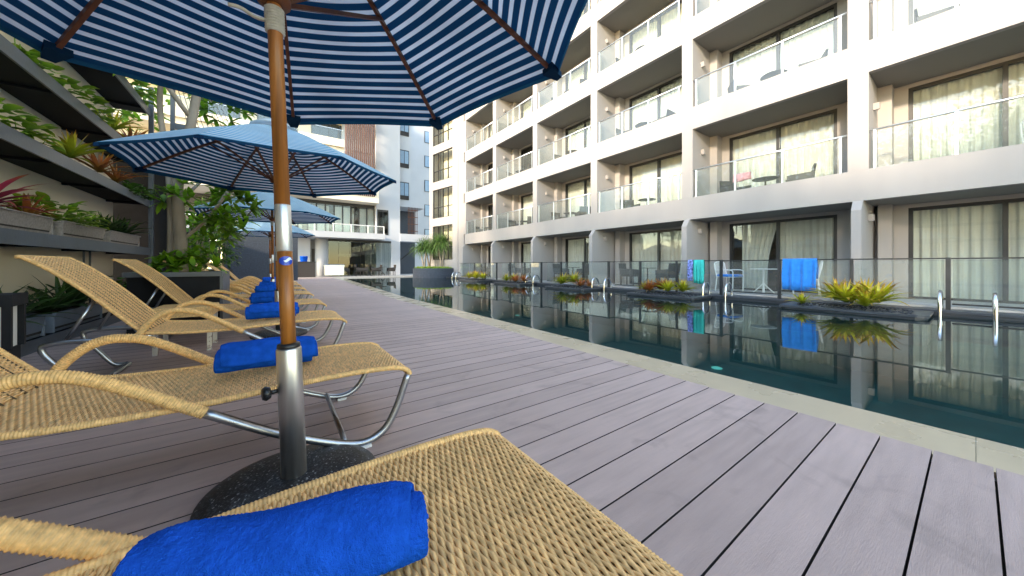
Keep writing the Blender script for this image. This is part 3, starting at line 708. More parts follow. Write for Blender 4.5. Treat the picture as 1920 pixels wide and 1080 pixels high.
# plants standing on the low ledge
for q, (ya, yb_) in enumerate(((3.3, 4.3), (4.5, 5.6), (5.8, 7.0))):
    pot_box('planter_box', ['blue-grey trough on the low ledge behind the lounger', 'blue-grey trough on the low ledge with arching dark leaves', 'blue-grey trough on the low ledge under the second backrest'][q], ya, yb_, SH[0], 'pot_blue', .20)
    for j in range(3):
        bromeliad(['dark arching plant in the ledge trough beside the bollard lamp', 'dark arching plant in the ledge trough behind the first raised backrest', 'dark arching plant in the ledge trough under the second backrest'][q], (RACKF-.17, ya+.2+j*.35, SH[0]+.18), random.uniform(.45, .62), 'leaf_dark', 18, 'dark plants along the low ledge', name='strap_plant')
foliage('pothos', 'small green plant on the low ledge beside the pipes', 7.4, 8.2, SH[0]+.25, 'leaf_green', 120, .12, .34)
# bollard lamp
bo = thing('bollard_lamp', 'square black bollard lamp with white glass panes by the loungers', 'lamp', (-1.20, 2.92, 0), R(8))
MB().box(-.09, .09, -.09, .09, 0, .42).build('base', 'black_steel', bo)
for sx in (-1, 1):
    for sy in (-1, 1): MB().box(sx*.09-.014, sx*.09+.014, sy*.09-.014, sy*.09+.014, .42, .64).build('corner_post', 'black_steel', bo)
MB().box(-.082, .082, -.082, .082, .421, .639).build('lamp_pane', 'lamp_glass', bo); MB().box(-.11, .11, -.11, .11, .64, .70).build('cap', 'black_steel', bo)

# ------------------------------------------------------------------ tall planter with tree, shrubs beyond
def palmate(b, p, d, n, L, wd, mdroop=.7):
    d = Vector(d).normalized(); a = d.orthogonal().normalized(); c = d.cross(a)
    for j in range(n):
        an = j/n*6.283+random.uniform(-.2, .2); dd = (a*math.cos(an)+c*math.sin(an))*.9 + d*.45
        b.leaf(p, dd, L*random.uniform(.8, 1.2), wd, mdroop, .1, 4)
tp = thing('tall_planter', 'tall square black planter box holding the tree', 'planter', (-1.02, 6.32, 0))
MB().box(-.42, .42, -.42, .42, 0, .74).build('box', 'black_steel', tp)
MB().box(-.45, .45, -.45, -.39, .702, .76).build('rim', 'grey_steel', tp); MB().box(-.45, .45, .39, .45, .702, .76).build('rim', 'grey_steel', tp)
MB().box(.39, .45, -.389, .389, .702, .76).build('rim', 'grey_steel', tp); MB().box(-.45, -.39, -.389, .389, .702, .76).build('rim', 'grey_steel', tp)
MB().box(-.385, .385, -.385, .385, .705, .742).build('soil', 'soil', tp)
MB().box(.421, .452, -.421, .421, .0, .70).build('side_face', 'grey_steel', tp)
tree = thing('umbrella_tree', 'pale-trunked tree with palmate leaves growing from the black planter', 'tree', (-1.06, 6.35, .72))
tr = MB(); tr.tube(spline([(.02, 0, 0), (0, 0, .6), (-.02, .02, 1.3), (.10, .08, 2.1), (.16, .2, 2.9), (.1, .3, 3.8)], 6), [.072-.001*i for i in range(31)], 12)
tr.tube(spline([(-.10, .05, 0), (-.10, .1, .7), (-.14, .15, 1.5), (-.25, .3, 2.4), (-.2, .4, 3.4)], 6), [.046-.0008*i for i in range(25)], 10)
tr.tube(spline([(.05, 0, .5), (.3, -.05, .8), (.5, .0, 1.2)], 5), .022, 7); tr.tube(spline([(.0, 0, 1.0), (.3, .25, 1.5), (.5, .4, 1.6)], 5), .02, 7)
tr.tube(spline([(.16, .2, 2.9), (.7, .5, 3.2), (1.3, .9, 3.25)], 6), .03, 7); tr.tube(spline([(.1, .1, 2.2), (-.3, -.2, 2.8), (-.7, -.3, 3.2)], 6), .03, 7)
tr.build('trunk', 'bark', tree, smooth=True)
cr = MB()
def canopy_leaves(b, c, r, n, L, wd):
    for j in range(n):
        v = Vector((random.gauss(0, 1), random.gauss(0, 1), random.gauss(0, .8))).normalized()*(random.random()**.5)
        p = Vector(c)+Vector((v.x*r[0], v.y*r[1], v.z*r[2])); palmate(b, p, v+Vector((0, 0, .8)), 6, L, wd)
for c, r, n in (((.05, -.05, .15), (.38, .38, .22), 34), ((.42, .05, .75), (.30, .35, .35), 34), ((.5, .35, 1.25), (.40, .40, .35), 36), ((-.05, -.1, 1.1), (.2, .25, .18), 8),
                ((.3, .2, 1.65), (.35, .35, .15), 12), ((1.0, .75, 3.2), (.8, .6, .3), 46), ((-.3, 0, 2.95), (.5, .5, .35), 26), ((.1, .3, 3.9), (.9, .9, .4), 60), ((.3, .8, 2.75), (.5, .6, .25), 22)):
    canopy_leaves(cr, c, r, n, .19, .065)
cr.build('crown', 'leaf_tree', tree, smooth=True, kind='stuff')
def shrub(name, label, loc, r, h, n, m, s, group=None):
    o = thing(name, label, 'shrub', loc, 0, group); b = MB(); tr = MB()
    for j in range(7):
        a = j*.9; tr.tube([(0, 0, 0), (r*.5*math.cos(a), r*.5*math.sin(a), h*.8)], .015, 5)
    for j in range(n):
        v = Vector((random.gauss(0, 1), random.gauss(0, 1), random.gauss(0, 1))).normalized()*(random.random()**.4)
        p = Vector((v.x*r, v.y*r, h*.55+v.z*h*.5))
        b.leaf(p, v+Vector((random.uniform(-.5, .5), random.uniform(-.5, .5), random.uniform(-.2, .8))), s*random.uniform(.7, 1.3), s*.5, .9, .12, 4)
    tr.build('stems', 'bark', o); b.build('leaves', m, o, smooth=True, kind='stuff'); return o
lp = thing('long_planter', 'long black planter trough with shrubs beyond the loungers', 'planter', (-2.0, 13.2, 0))
MB().box(-.5, .75, -2.4, 2.6, 0, .68).build('box', 'black_steel', lp); MB().box(-.46, .71, -2.36, 2.56, .60, .70).build('soil', 'soil', lp)
for q, (x_, y_, h_, m_) in enumerate(((-1.7, 11.4, 1.5, 'leaf_tree'), (-1.6, 12.6, 1.9, 'leaf_green'), (-1.5, 13.8, 2.0, 'leaf_green'), (-1.5, 15.0, 1.8, 'leaf_green'))):
    shrub('shrub', 'dense green shrub in the long black trough' if q else 'yellow-green shrub in the long black trough', (x_, y_, .62), .62, h_, 420, m_, .15, 'shrubs in the long trough')
bk = thing('back_fence', 'black boundary fence behind the shrubs', 'fence', (-2.9, 17, 0))
MB().box(-.05, .05, -7.8, 6, 0, 2.3).build('panel', 'black_steel', bk)
def big_tree(label, loc, H, r, n, group='garden trees beyond the wall', s=.26):
    o = thing('garden_tree', label, 'tree', loc, 0, group); tr = MB(); b = MB()
    tr.tube(spline([(0, 0, 0), (.1, .05, H*.3), (-.05, .1, H*.6), (0, 0, H*.85)], 5), [.2-.01*i for i in range(16)], 9)
    cl = []
    for j in range(16):
        v = Vector((random.gauss(0, 1), random.gauss(0, 1), random.gauss(0, .8))).normalized()*random.uniform(.5, 1)
        c = Vector((v.x*r, v.y*r, H*.68+v.z*H*.3)); cl.append(c); tr.tube([(0, 0, H*.45), c*.6+Vector((0, 0, H*.2)), c], .035, 5)
    for j in range(n):
        c = random.choice(cl); v = Vector((random.gauss(0, 1), random.gauss(0, 1), random.gauss(0, .7)))*r*.24
        b.leaf(c+v, (random.uniform(-1, 1), random.uniform(-1, 1), random.uniform(-.4, .6)), s*random.uniform(.7, 1.3), s*.45, .8, .12, 3)
    tr.build('trunk', 'bark', o, smooth=True); b.build('crown', 'leaf_tree', o, smooth=True, kind='stuff'); return o
big_tree('tall leafy tree behind the cream wall', (-8.0, -5.5, -.5), 12.0, 3.3, 4600, s=.34)
big_tree('broad leafy tree behind the plant rack', (-9.0, .3, -.5), 11.5, 3.3, 4600, s=.34)
big_tree('spreading leafy tree behind the middle of the plant rack', (-8.0, 5.5, -.5), 11.0, 3.2, 4600, s=.34)
big_tree('leafy tree behind the rack end post', (-7.5, 11.0, -.5), 11.0, 3.0, 4600, s=.32)
big_tree('leafy tree rising behind the black fence', (-7.0, 17.0, -.5), 11.0, 3.0, 4600, s=.32)

# ------------------------------------------------------------------ sun loungers
LW = .31
def weave(prof, pitch, half, warps, amp, name):
    """strands running across the width, passing over and under lengthwise ribs"""
    P = resample([(p[0], 0, p[1]) for p in prof], pitch); n = len(P); ns = warps*2+1
    ys = np.linspace(-half, half, ns); V = np.zeros((n, ns, 4, 3)); ww, hh = pitch*.66, pitch*.40
    for i in range(n):
        d = (P[min(i+1, n-1)]-P[max(i-1, 0)]).normalized(); nx, nz = -d.z, d.x
        jit = rng.normal(0, .0005, ns)
        h = np.where(np.arange(ns) % 2 == 1, amp*np.where((np.arange(ns)//2+i) % 2 == 0, 1., -1.), 0.) + jit
        for c, (a, bb) in enumerate(((-ww, 0), (0, hh), (ww, 0), (0, -hh))):
            V[i, :, c, 0] = P[i].x + d.x*a + nx*(h+bb); V[i, :, c, 2] = P[i].z + d.z*a + nz*(h+bb); V[i, :, c, 1] = ys
    V = V.reshape(-1, 3); i_, j_, c_ = np.meshgrid(np.arange(n), np.arange(ns-1), np.arange(4), indexing='ij')
    def id_(i, j, c): return (i*ns+j)*4+c
    c2 = (c_+1) % 4
    F = np.stack([id_(i_, j_, c_), id_(i_, j_, c2), id_(i_, j_+1, c2), id_(i_, j_+1, c_)], -1).reshape(-1, 4)
    me = bpy.data.meshes.new(name); me.vertices.add(len(V)); me.vertices.foreach_set('co', V.ravel())
    me.loops.add(F.size); me.loops.foreach_set('vertex_index', F.ravel().astype(np.int32))
    me.polygons.add(len(F)); me.polygons.foreach_set('loop_start', np.arange(0, F.size, 4, dtype=np.int32))
    me.polygons.foreach_set('use_smooth', np.ones(len(F), dtype=bool)); me.materials.append(M['wicker']); me.update(); me.validate(); return me
def coil(path, r, pitch=.0075, n=8):
    P = resample(path, pitch/6); return [tuple(p) for p in P], [r*(1+.065*math.cos(i*2*math.pi/6)) for i in range(len(P))], n
SEAT = [(p.x, p.z) for p in spline([(-.80, 0, .352), (-.55, 0, .330), (-.25, 0, .326), (.05, 0, .340), (.30, 0, .346), (.48, 0, .338), (.545, 0, .318), (.565, 0, .29)], 6)]
BACK = [(p.x, p.z) for p in spline([(-.79, 0, .36), (-.90, 0, .485), (-1.05, 0, .66), (-1.20, 0, .81), (-1.31, 0, .895), (-1.335, 0, .905)], 6)]
ME = {}
ME['woven_seat'] = weave(SEAT, .0076, LW, 30, .0027, 'woven_seat')
ME['woven_back'] = weave(BACK, .0076, LW, 30, .0027, 'woven_back')
def arm_path(s):
    y_ = s*(LW+.025); return spline([(-.80, y_, .345), (-.745, y_, .43), (-.67, y_, .492), (-.58, y_, .505), (-.46, y_, .465), (-.21, y_, .30)], 10)
def leg_path(s):
    y_ = s*(LW+.025); return spline([(-.215, y_, .303), (0, y_, .165), (.22, y_, .055), (.34, y_, .022), (.43, y_, .055), (.49, y_, .15), (.545, y_, .30)], 8)
for s, k in ((-1, 'a'), (1, 'b')):
    p_, r_, n_ = coil(arm_path(s), .021, .0085, 9); ME['arm'+k] = MB().tube(p_, r_, n_).mesh('armrest', 'wicker_wrap', True)
    ME['leg'+k] = MB().tube(leg_path(s), .0175, 10).mesh('front_leg', 'tube_metal', True)
    y_ = s*LW
    p_, r_, n_ = coil([(x, y_, z) for x, z in SEAT], .0125); ME['rail'+k] = MB().tube(p_, r_, n_).mesh('side_rail', 'wicker_wrap', True)
    p_, r_, n_ = coil([(x, y_, z) for x, z in BACK], .0125); ME['brail'+k] = MB().tube(p_, r_, n_).mesh('back_rail', 'wicker_wrap', True)
    y_ = s*(LW-.02)
    ME['rear'+k] = MB().tube(spline([(-.74, y_, .325), (-1.0, y_, .325), (-1.20, y_, .325), (-1.245, y_, .28), (-1.16, y_, .14), (-1.08, y_, .03), (-1.0, y_, .02)], 8), .0175, 10).mesh('rear_leg', 'tube_metal', True)
    ME['prop'+k] = MB().tube([(-1.16, y_*.9, .33), (-1.03, y_*.9, .60)], .011, 8).mesh('back_prop', 'tube_metal', True)
p_, r_, n_ = coil([(.563, -LW, .296), (.563, LW, .296)], .0125); ME['foot_rail'] = MB().tube(p_, r_, n_).mesh('foot_rail', 'wicker_wrap', True)
p_, r_, n_ = coil([(-1.335, -LW, .903), (-1.335, LW, .903)], .0125); ME['head_rail'] = MB().tube(p_, r_, n_).mesh('head_rail', 'wicker_wrap', True)
b = MB(); b.tube([(-1.0, -LW+.02, .02), (-1.0, LW-.02, .02)], .0175, 8); ME['cross'] = b.mesh('cross_bar', 'tube_metal', True)
b = MB(); b.tube([(.26, -LW-.02, .05), (.26, LW+.02, .05)], .012, 8); ME['cross2'] = b.mesh('cross_bar', 'tube_metal', True)
b = MB()
for yv in np.linspace(-LW+.03, LW-.03, 9): b.tube([(x, yv, z-.012) for x, z in SEAT], .004, 4); b.tube([(x+.009, yv, z-.009) for x, z in BACK], .004, 4)
ME['ribs'] = b.mesh('ribs', 'wicker_back')
ME['underlay'] = MB().grid([[(x, -LW, z-.0045), (x, LW, z-.0045)] for x, z in SEAT[:-3]]).mesh('underlay', 'wicker_under')
ME['underlay2'] = MB().grid([[(x+.0035, -LW, z-.0035), (x+.0035, LW, z-.0035)] for x, z in BACK[1:-2]]).mesh('underlay', 'wicker_under')
ME['pad'] = MB().box(.32, .37, -.02, .02, 0, .012).mesh('foot_pad', 'white_paint')
def lounger(label, loc, rz=0.):
    o = thing('sun_lounger', label, 'sun lounger', loc, rz, 'wicker sun loungers in a row')
    st2 = put('woven_seat', ME['woven_seat'], o, kind='stuff'); bk2 = put('woven_back', ME['woven_back'], o, kind='stuff')
    for k in 'ab':
        put('armrest', ME['arm'+k], o); put('front_leg', ME['leg'+k], o); put('side_rail', ME['rail'+k], st2); put('back_rail', ME['brail'+k], bk2)
        put('rear_leg', ME['rear'+k], o); put('back_prop', ME['prop'+k], o)
    put('foot_rail', ME['foot_rail'], st2); put('head_rail', ME['head_rail'], bk2); put('ribs', ME['ribs'], st2); put('underlay', ME['underlay'], st2); put('underlay', ME['underlay2'], bk2)
    put('cross_bar', ME['cross'], o); put('cross_bar', ME['cross2'], o); [put('foot_pad', ME['pad'], o, (0, sy*(LW+.025), 0)) for sy in (-1, 1)]
    return o
LY = [.58, 2.0, 3.86, 5.42, 7.25, 8.8, 10.5, 12.1]
LLAB = ['wicker lounger at the row end, holding the largest towel roll', 'wicker lounger with curved arms right behind the first parasol pole', 'wicker lounger with raised back in front of the cream wall',
        'wicker lounger with raised back beside the black tree planter', 'wicker lounger just past the black tree planter', 'wicker lounger second past the tree planter',
        'wicker lounger third past the tree planter', 'wicker lounger last in the row, near the slate wall']
for q, yv in enumerate(LY): lounger(LLAB[q], (.015 if q == 0 else 0, yv, 0), R(-.6 if q == 0 else random.uniform(-1, 1)))
def towel_roll(name, label, loc, rz, seed, L=.36, r=.078, fine=False, flap=False):
    rr = random.Random(seed); turns = 2.6; nu = 40 if fine else 22; nv = 110 if fine else 64
    ph = [rr.uniform(0, 6) for _ in range(8)]; rows = []
    for i in range(nu+1):
        u = i/nu; row = []
        for j in range(nv+1):
            a = turns*2*math.pi*j/nv; k = j/nv
            rad = r*(.22+.78*k) + .0035*math.sin(a*1.0+u*5+ph[0])*k + .0025*math.sin(u*11+a*2+ph[1])*k
            endp = 1-.16*max(0, abs(u-.5)*2-.82)/.18*k**2
            x_ = (u-.5)*L*(1-.02*k) + .012*math.sin(k*9+ph[2])*abs(u-.5)*2 + (.01*(1-k) if u > .5 else -.01*(1-k))
            yv, zv = rad*endp*math.cos(a+ph[3]*.1-.9), rad*endp*math.sin(a+ph[3]*.1-.9)
            zv = zv if zv > -r*.72 else -r*.72 - (abs(zv)-r*.72)*.25
            row.append((x_, yv*1.06, zv+r*.79))
        rows.append(row)
    b = MB().grid(rows)
    o = b.build(name, 'towel', None, loc, (0, 0, rz), smooth=True)
    sm_ = o.modifiers.new('thick', 'SOLIDIFY'); sm_.thickness = .009; sm_.offset = 0
    ss = o.modifiers.new('soft', 'SUBSURF'); ss.levels = 1; ss.render_levels = 2 if fine else 1
    if fine:
        tx = bpy.data.textures.new('terry', 'CLOUDS'); tx.noise_scale = .0045; tx.noise_depth = 1
        dm = o.modifiers.new('terry', 'DISPLACE'); dm.texture = tx; dm.strength = .0045; dm.mid_level = .5; dm.texture_coords = 'LOCAL'
    return tag(o, label, 'towel', 'rolled towels on the loungers')
towel_roll('rolled_towel', 'large royal blue rolled towel on the row-end lounger', (.025, .615, .352), R(-17), 3, .37, .068, True)
towel_roll('rolled_towel', 'royal blue rolled towel behind the first parasol pole', (-.02, 2.02, .352), R(-4), 5, .38, .078)
for q, yv in enumerate(LY[2:]):
    towel_roll('rolled_towel', ['royal blue rolled towel on the lounger before the cream wall', 'royal blue rolled towel on the lounger beside the tree planter', 'royal blue rolled towel on the lounger just past the tree planter',
               'royal blue rolled towel on the lounger second past the planter', 'royal blue rolled towel on the lounger third past the planter', 'royal blue rolled towel on the last lounger in the row'][q],
               (-.05+random.uniform(-.04, .04), yv, .352), R(random.uniform(-7, 5)), 11+q, .38, .082)
def side_table(label, loc):
    o = thing('side_table', label, 'table', loc, 0, 'wicker side tables')
    p_, r_, n_ = [], [], 0
    b = MB(); b.cbox(-.22, .22, -.22, .22, .40, .44, .008)
    for z in np.arange(.345, .40, .009): b.box(-.215, .215, -.215, .215, z, z+.0075)
    b.build('top', 'wicker_wrap', o)
    for sx in (-1, 1):
        for sy in (-1, 1): MB().box(sx*.19-.018, sx*.19+.018, sy*.19-.018, sy*.19+.018, 0, .345).build('leg', 'silver', o)
side_table('wicker topped side table with silver legs between the two raised-back loungers', (-.72, 4.66, 0))
side_table('wicker topped side table between loungers past the tree planter', (-.72, 8.05, 0))
side_table('wicker topped side table between the last loungers', (-.72, 11.3, 0))

# ------------------------------------------------------------------ parasols
def parasol(label, loc, lean, rz, Rr=1.36, rim=1.93, apex=2.52, detail=False):
    o = thing('parasol', label, 'parasol', loc, 0, 'striped parasols in a row')
    A = Matrix.Rotation(lean[0], 4, 'X') @ Matrix.Rotation(lean[1], 4, 'Y')
    def P_(name, b, m, par=o, smooth=True):
        b.v = [tuple(A @ Vector(v)) for v in b.v]; return b.build(name, m, par, smooth=smooth)
    n = 40 if detail else 20
    MB().lathe([(.285, .0), (.29, .012), (.285, .03), (.24, .05), (.16, .062), (.04, .068)], 48).build('base', 'granite', o, smooth=True)
    sl_ = P_('sleeve', MB().lathe([(.041, .06), (.041, .535), (.039, .54), (.030, .54)], 28), 'brushed')
    P_('sleeve_ring', MB().lathe([(.036, .538), (.038, .545), (.036, .556), (.028, .558)], 28), 'black_plastic', sl_)
    P_('clamp_knob', MB().tube([(-.04, -.01, .39), (-.065, -.015, .39)], .008, 8).tube([(-.062, -.014, .39), (-.075, -.017, .39), (-.085, -.019, .39)], [.02, .026, .02], 12), 'black_plastic', sl_)
    pr = .0245
    pl = P_('pole', MB().lathe([(pr, .5), (pr, .905)], n), 'wood_pole')
    P_('joint_sleeve', MB().lathe([(pr, .902), (pr+.0015, .905), (pr+.0015, 1.075), (pr, 1.078)], n), 'aluminium', pl)
    P_('upper_pole', MB().lathe([(pr, 1.076), (pr-.001, apex-.03)], n), 'wood_pole', pl)
    P_('finial', MB().lathe([(.02, apex+.05), (.028, apex+.075), (.012, apex+.11)], 12), 'wood_pole', pl)
    if detail:
        b = MB()
        rows = [[(( pr+.0008)*math.cos(a), (pr+.0008)*math.sin(a), .866+.017*math.sqrt(max(0, 1-((a+1.45)/.98)**2))*s) for a in np.linspace(-2.43, -.47, 22)] for s in (-1, -.5, 0, .5, 1)]
        stk = P_('sticker', b.grid(rows), 'sticker_blue', pl)
        rows = [[((pr+.0014)*math.cos(a), (pr+.0014)*math.sin(a), .869+.0045*math.sin(a*5)+s*.006*(1-((a+1.2)/.6)**2)) for a in np.linspace(-1.78, -.62, 14)] for s in (-1, 1)]
        P_('sticker_mark', MB().grid(rows), 'sticker_white', stk)
    rz_ = 1.80
    b = MB()
    for q in range(9): b.lathe([(pr+.001, rz_-.075+q*.0105), (pr+.008, rz_-.070+q*.0105), (pr+.001, rz_-.0645+q*.0105)], 18)
    rp_ = P_('rope_wrap', b, 'rope', pl)
    if detail: P_('rope_tail', MB().tube(spline([(-.02, 0, rz_-.035), (-.06, .01, rz_-.028), (-.10, .0, rz_-.018), (-.135, .0, rz_-.020)], 5), .0065, 7), 'rope', rp_)
    P_('runner', MB().lathe([(pr+.002, rz_+.03), (pr+.03, rz_+.04), (pr+.03, rz_+.10), (pr+.002, rz_+.11)], 16), 'wood_rib', pl)
    P_('hub', MB().lathe([(pr+.002, apex-.10), (pr+.035, apex-.09), (pr+.035, apex-.03), (pr, apex-.02)], 16), 'wood_rib', pl)
    cn = P_('canopy', MB().lathe([(.02, apex+.058), (.12, apex+.035), (.24, apex-.028), (.235, apex-.034), (.12, apex+.028), (.02, apex+.05)], 16), 'canopy_top_lit')
    N8 = 8
    def corner(q): return Vector((Rr*math.cos(rz+q*math.pi/4), Rr*math.sin(rz+q*math.pi/4), rim))
    top = Vector((0, 0, apex))
    for q in range(N8):
        c0, c1 = corner(q), corner(q+1); ap = Rr*math.cos(math.pi/8); slen = math.hypot(ap, apex-rim); ns, nw = 16, 14
        def pt(u, k, dz):      # k: 0 at rim .. 1 at apex; u across; slight sag between ribs and outward curve
            a = c0.lerp(c1, u); p = a.lerp(top, k*.97); sag = math.sin(math.pi*u)*math.sin(math.pi*min(1, k*.9+.1))*.028
            bow = .045*math.sin(math.pi*k)
            cat = .022*math.sin(math.pi*u)*(1-k)
            p = Vector((p.x*(1-cat), p.y*(1-cat), p.z - sag + bow + dz + .010*math.sin(math.pi*u)*(1-k))); return tuple(p)
        rows_i = [[pt(j/nw, i/ns, 0) for j in range(nw+1)] for i in range(ns+1)]
        uvs = [[(j/nw, i/ns*slen*.97+.004) for j in range(nw+1)] for i in range(ns+1)]
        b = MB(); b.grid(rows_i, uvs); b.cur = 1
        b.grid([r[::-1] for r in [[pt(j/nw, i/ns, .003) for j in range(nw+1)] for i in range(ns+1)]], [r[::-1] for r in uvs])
        # hem along the rim
        b.cur = 0
        hem = [[pt(j/nw, 0, .003) for j in range(nw+1)], [tuple(Vector(pt(j/nw, 0, -.022))*1.0) for j in range(nw+1)]]
        b.grid(hem, [[(0, .03)]*(nw+1), [(0, .012)]*(nw+1)])
        P_('panel', b, ['canopy_inside', 'canopy_top_lit'], cn)
        d = Vector((math.cos(rz+q*math.pi/4), math.sin(rz+q*math.pi/4), 0))
        rb_pts = [Vector((0, 0, 0)).lerp(c0, t_)*1 for t_ in (0,)]
        path = []
        for k in np.linspace(.02, .93, 10):
            p = c0.lerp(top, k*.97); path.append(Vector((p.x, p.y, p.z+.045*math.sin(math.pi*k)-.022)))
        b = MB(); sd = Vector((-d.y, d.x, 0))*.009
        vs = []; 
        for p in path: vs += [p-sd-Vector((0, 0, .012)), p+sd-Vector((0, 0, .012)), p+sd+Vector((0, 0, .012)), p-sd+Vector((0, 0, .012))]
        fs = [(0, 1, 2, 3), tuple(len(vs)-4+i for i in (3, 2, 1, 0))]
        for i in range(len(path)-1):
            for c in range(4): fs.append((i*4+c, (i+1)*4+c, (i+1)*4+(c+1) % 4, i*4+(c+1) % 4))
        rb = P_('rib', b.add(vs, fs), 'wood_rib', o, False)
        mid = path[5]; run = Vector((d.x*.05, d.y*.05, rz_+.07)); b = MB(); vs = []
        for p in (run, mid): vs += [p-sd*1.0-Vector((0, 0, .010)), p+sd*1.0-Vector((0, 0, .010)), p+sd*1.0+Vector((0, 0, .010)), p-sd*1.0+Vector((0, 0, .010))]
        P_('strut', b.add(vs, [(0, 1, 2, 3), (7, 6, 5, 4), (0, 4, 5, 1), (1, 5, 6, 2), (2, 6, 7, 3), (3, 7, 4, 0)]), 'wood_rib', rb, False)
        b = MB(); c_ = c0*1.0; e = d*.07
        for sg in (-1, 1):
            pass
        t2 = Vector((-d.y, d.x, 0))*.045
        base_ = c_ + Vector((0, 0, -.006)); inn = c0.lerp(top, .055)
        vs = [base_-t2*.5+d*.012, base_+t2*.5+d*.012, inn+t2-Vector((0, 0, .012)), inn-t2-Vector((0, 0, .012)), base_-t2*.5+d*.012-Vector((0, 0, .03)), base_+t2*.5+d*.012-Vector((0, 0, .03)), inn+t2-Vector((0, 0, .045)), inn-t2-Vector((0, 0, .045))]
        P_('rib_pocket', b.add(vs, [(0, 1, 2, 3), (7, 6, 5, 4), (0, 4, 5, 1), (1, 5, 6, 2), (2, 6, 7, 3), (3, 7, 4, 0)], [(0, .02)]*8), 'pocket_navy', cn, False)
    return o
parasol('navy and white striped parasol whose canopy spreads overhead', (.062, 1.49, 0), (R(-1.6), R(-2.0)), R(-5), detail=True)
parasol('navy and white striped parasol second in the row', (.05, 4.92, 0), (R(1.0), R(-1.2)), R(-31+9))
parasol('navy and white striped parasol third in the row', (-.03, 9.1, 0), (R(.4), R(-.5)), R(-20))
parasol('navy and white striped parasol last in the row', (-.12, 14.4, 0), (0, R(-.5)), R(-12))

# ------------------------------------------------------------------ furniture on balconies and terraces
def arm_chair(kind):
    o = thing('armchair', '', 'chair', (0, 0, 0)); m = kind
    MB().cbox(-.27, .27, -.25, .25, .34, .42, .02).build('seat', m, o)
    b = MB(); b.grid([[(.24+.05*k, -.27+.54*u, .42+.40*k) for u in np.linspace(0, 1, 5)] for k in (0, .5, 1)]); b.grid([[(.28+.05*k, .27-.54*u, .42+.40*k) for u in np.linspace(0, 1, 5)] for k in (0, .5, 1)])
    b.box(.285, .335, -.27, .27, .81, .84); b.build('backrest', m, o)
    for s in (-1, 1):
        MB().prism_y([(-.25, .42), (.26, .42), (.30, .64), (-.25, .60)], s*.27-.02, s*.27+.02).build('armrest', m, o)
        for x in (-.24, .24): MB().box(x-.02, x+.02, s*.25-.02, s*.25+.02, 0, .342).build('leg', m, o)
    return o
def wire_chair():
    o = thing('wire_chair', '', 'chair', (0, 0, 0)); m = 'wire_white'
    b = MB()
    for j in range(10): b.box(-.24, .24, -.235+j*.05, -.215+j*.05, .42, .435)
    b.build('seat', m, o)
    b = MB(); b.tube(spline([(.22, -.25, .43), (.28, -.25, .7), (.30, -.2, .86), (.30, .2, .86), (.28, .25, .7), (.22, .25, .43)], 5), .014, 6)
    for j in range(11): b.tube([(.23, -.22+j*.044, .43), (.30, -.22+j*.044, .86)], .007, 5)
    b.build('backrest', m, o)
    for s in (-1, 1):
        MB().tube(spline([(.26, s*.25, .62), (0, s*.27, .64), (-.22, s*.26, .62), (-.25, s*.25, .5), (-.24, s*.25, 0)], 5), .014, 6).build('armrest', m, o)
        MB().tube([(.22, s*.24, .43), (.27, s*.25, 0)], .014, 6).build('leg', m, o)
    return o
def cafe_table(m, glass=True):
    o = thing('cafe_table', '', 'table', (0, 0, 0))
    MB().lathe([(.30, .66), (.31, .668), (.30, .68)], 24).build('top', m, o)
    MB().tube([(0, 0, .02), (0, 0, .66)], .022, 8).build('stem', m, o)
    for q in range(4):
        a = q*math.pi/2+.4; MB().tube(spline([(0, 0, .30), (.06*math.cos(a), .06*math.sin(a), .2), (.24*math.cos(a), .24*math.sin(a), .01)], 4), .014, 6).build('foot', m, o)
    return o
ch0, wc0, tb0, wt0 = arm_chair('rattan_dark'), wire_chair(), cafe_table('rattan_dark'), cafe_table('wire_white')
used = set(); index_kids()
def place(src, loc, rz, label, group):
    if src.name not in used:
        used.add(src.name); src.location = loc; src.rotation_euler = (0, 0, rz); src['label'] = label; src['group'] = group; return src
    c = copy_tree(src); c.location = loc; c.rotation_euler = (0, 0, rz); c['label'] = label; c['group'] = group; return c
ordn = ['ground', 'first upper', 'second upper', 'third upper', 'fourth upper', 'fifth upper']
bayn = {4: 'bay next to the stair tower', 3: 'second bay from the stair tower', 2: 'third bay from the stair tower', 1: 'fourth bay from the stair tower', 0: 'fifth bay from the stair tower', -1: 'sixth bay from the stair tower'}
for i in range(-1, 5):
    yb = Y0 + BAY*i
    for k in range(1, 6):
        zf = SOF+PITCH*(k-1)+.32; rr = random.Random(i*31+k)
        if i == -1 and k == 1:
            place(wc0, (FX+.55, yb+1.4, zf), R(150), 'white wire chair on the first upper balcony, sixth bay from the stair tower', 'white wire chairs'); continue
        lab = 'on the %s balcony, %s' % (ordn[k], bayn[i])
        a1, a2 = rr.uniform(50, 130), rr.uniform(-140, -60); off = rr.uniform(-.2, .35)
        place(ch0, (FX+.66, yb+2.55+off*.5, zf), R(a1), 'dark rattan armchair '+lab, 'dark rattan armchairs')
        if rr.random() < .8: place(ch0, (FX+.72, yb+1.1+off*.5, zf), R(a2), 'dark rattan armchair '+lab, 'dark rattan armchairs')
        place(tb0, (FX+.62, yb+1.8+off*.5, zf), 0, 'small dark table '+lab, 'small dark tables')
for i in (1, 2, 3, 4):
    yb = Y0 + BAY*i; lab = 'on the ground terrace, '+bayn[i]
    place(ch0, (FX+.6, yb+2.5, .07), R(100), 'dark rattan armchair '+lab, 'dark rattan armchairs'); place(ch0, (FX+.6, yb+1.0, .07), R(-100), 'dark rattan armchair '+lab, 'dark rattan armchairs')
    place(tb0, (FX+.6, yb+1.75, .07), 0, 'small dark table '+lab, 'small dark tables')
yb = Y0
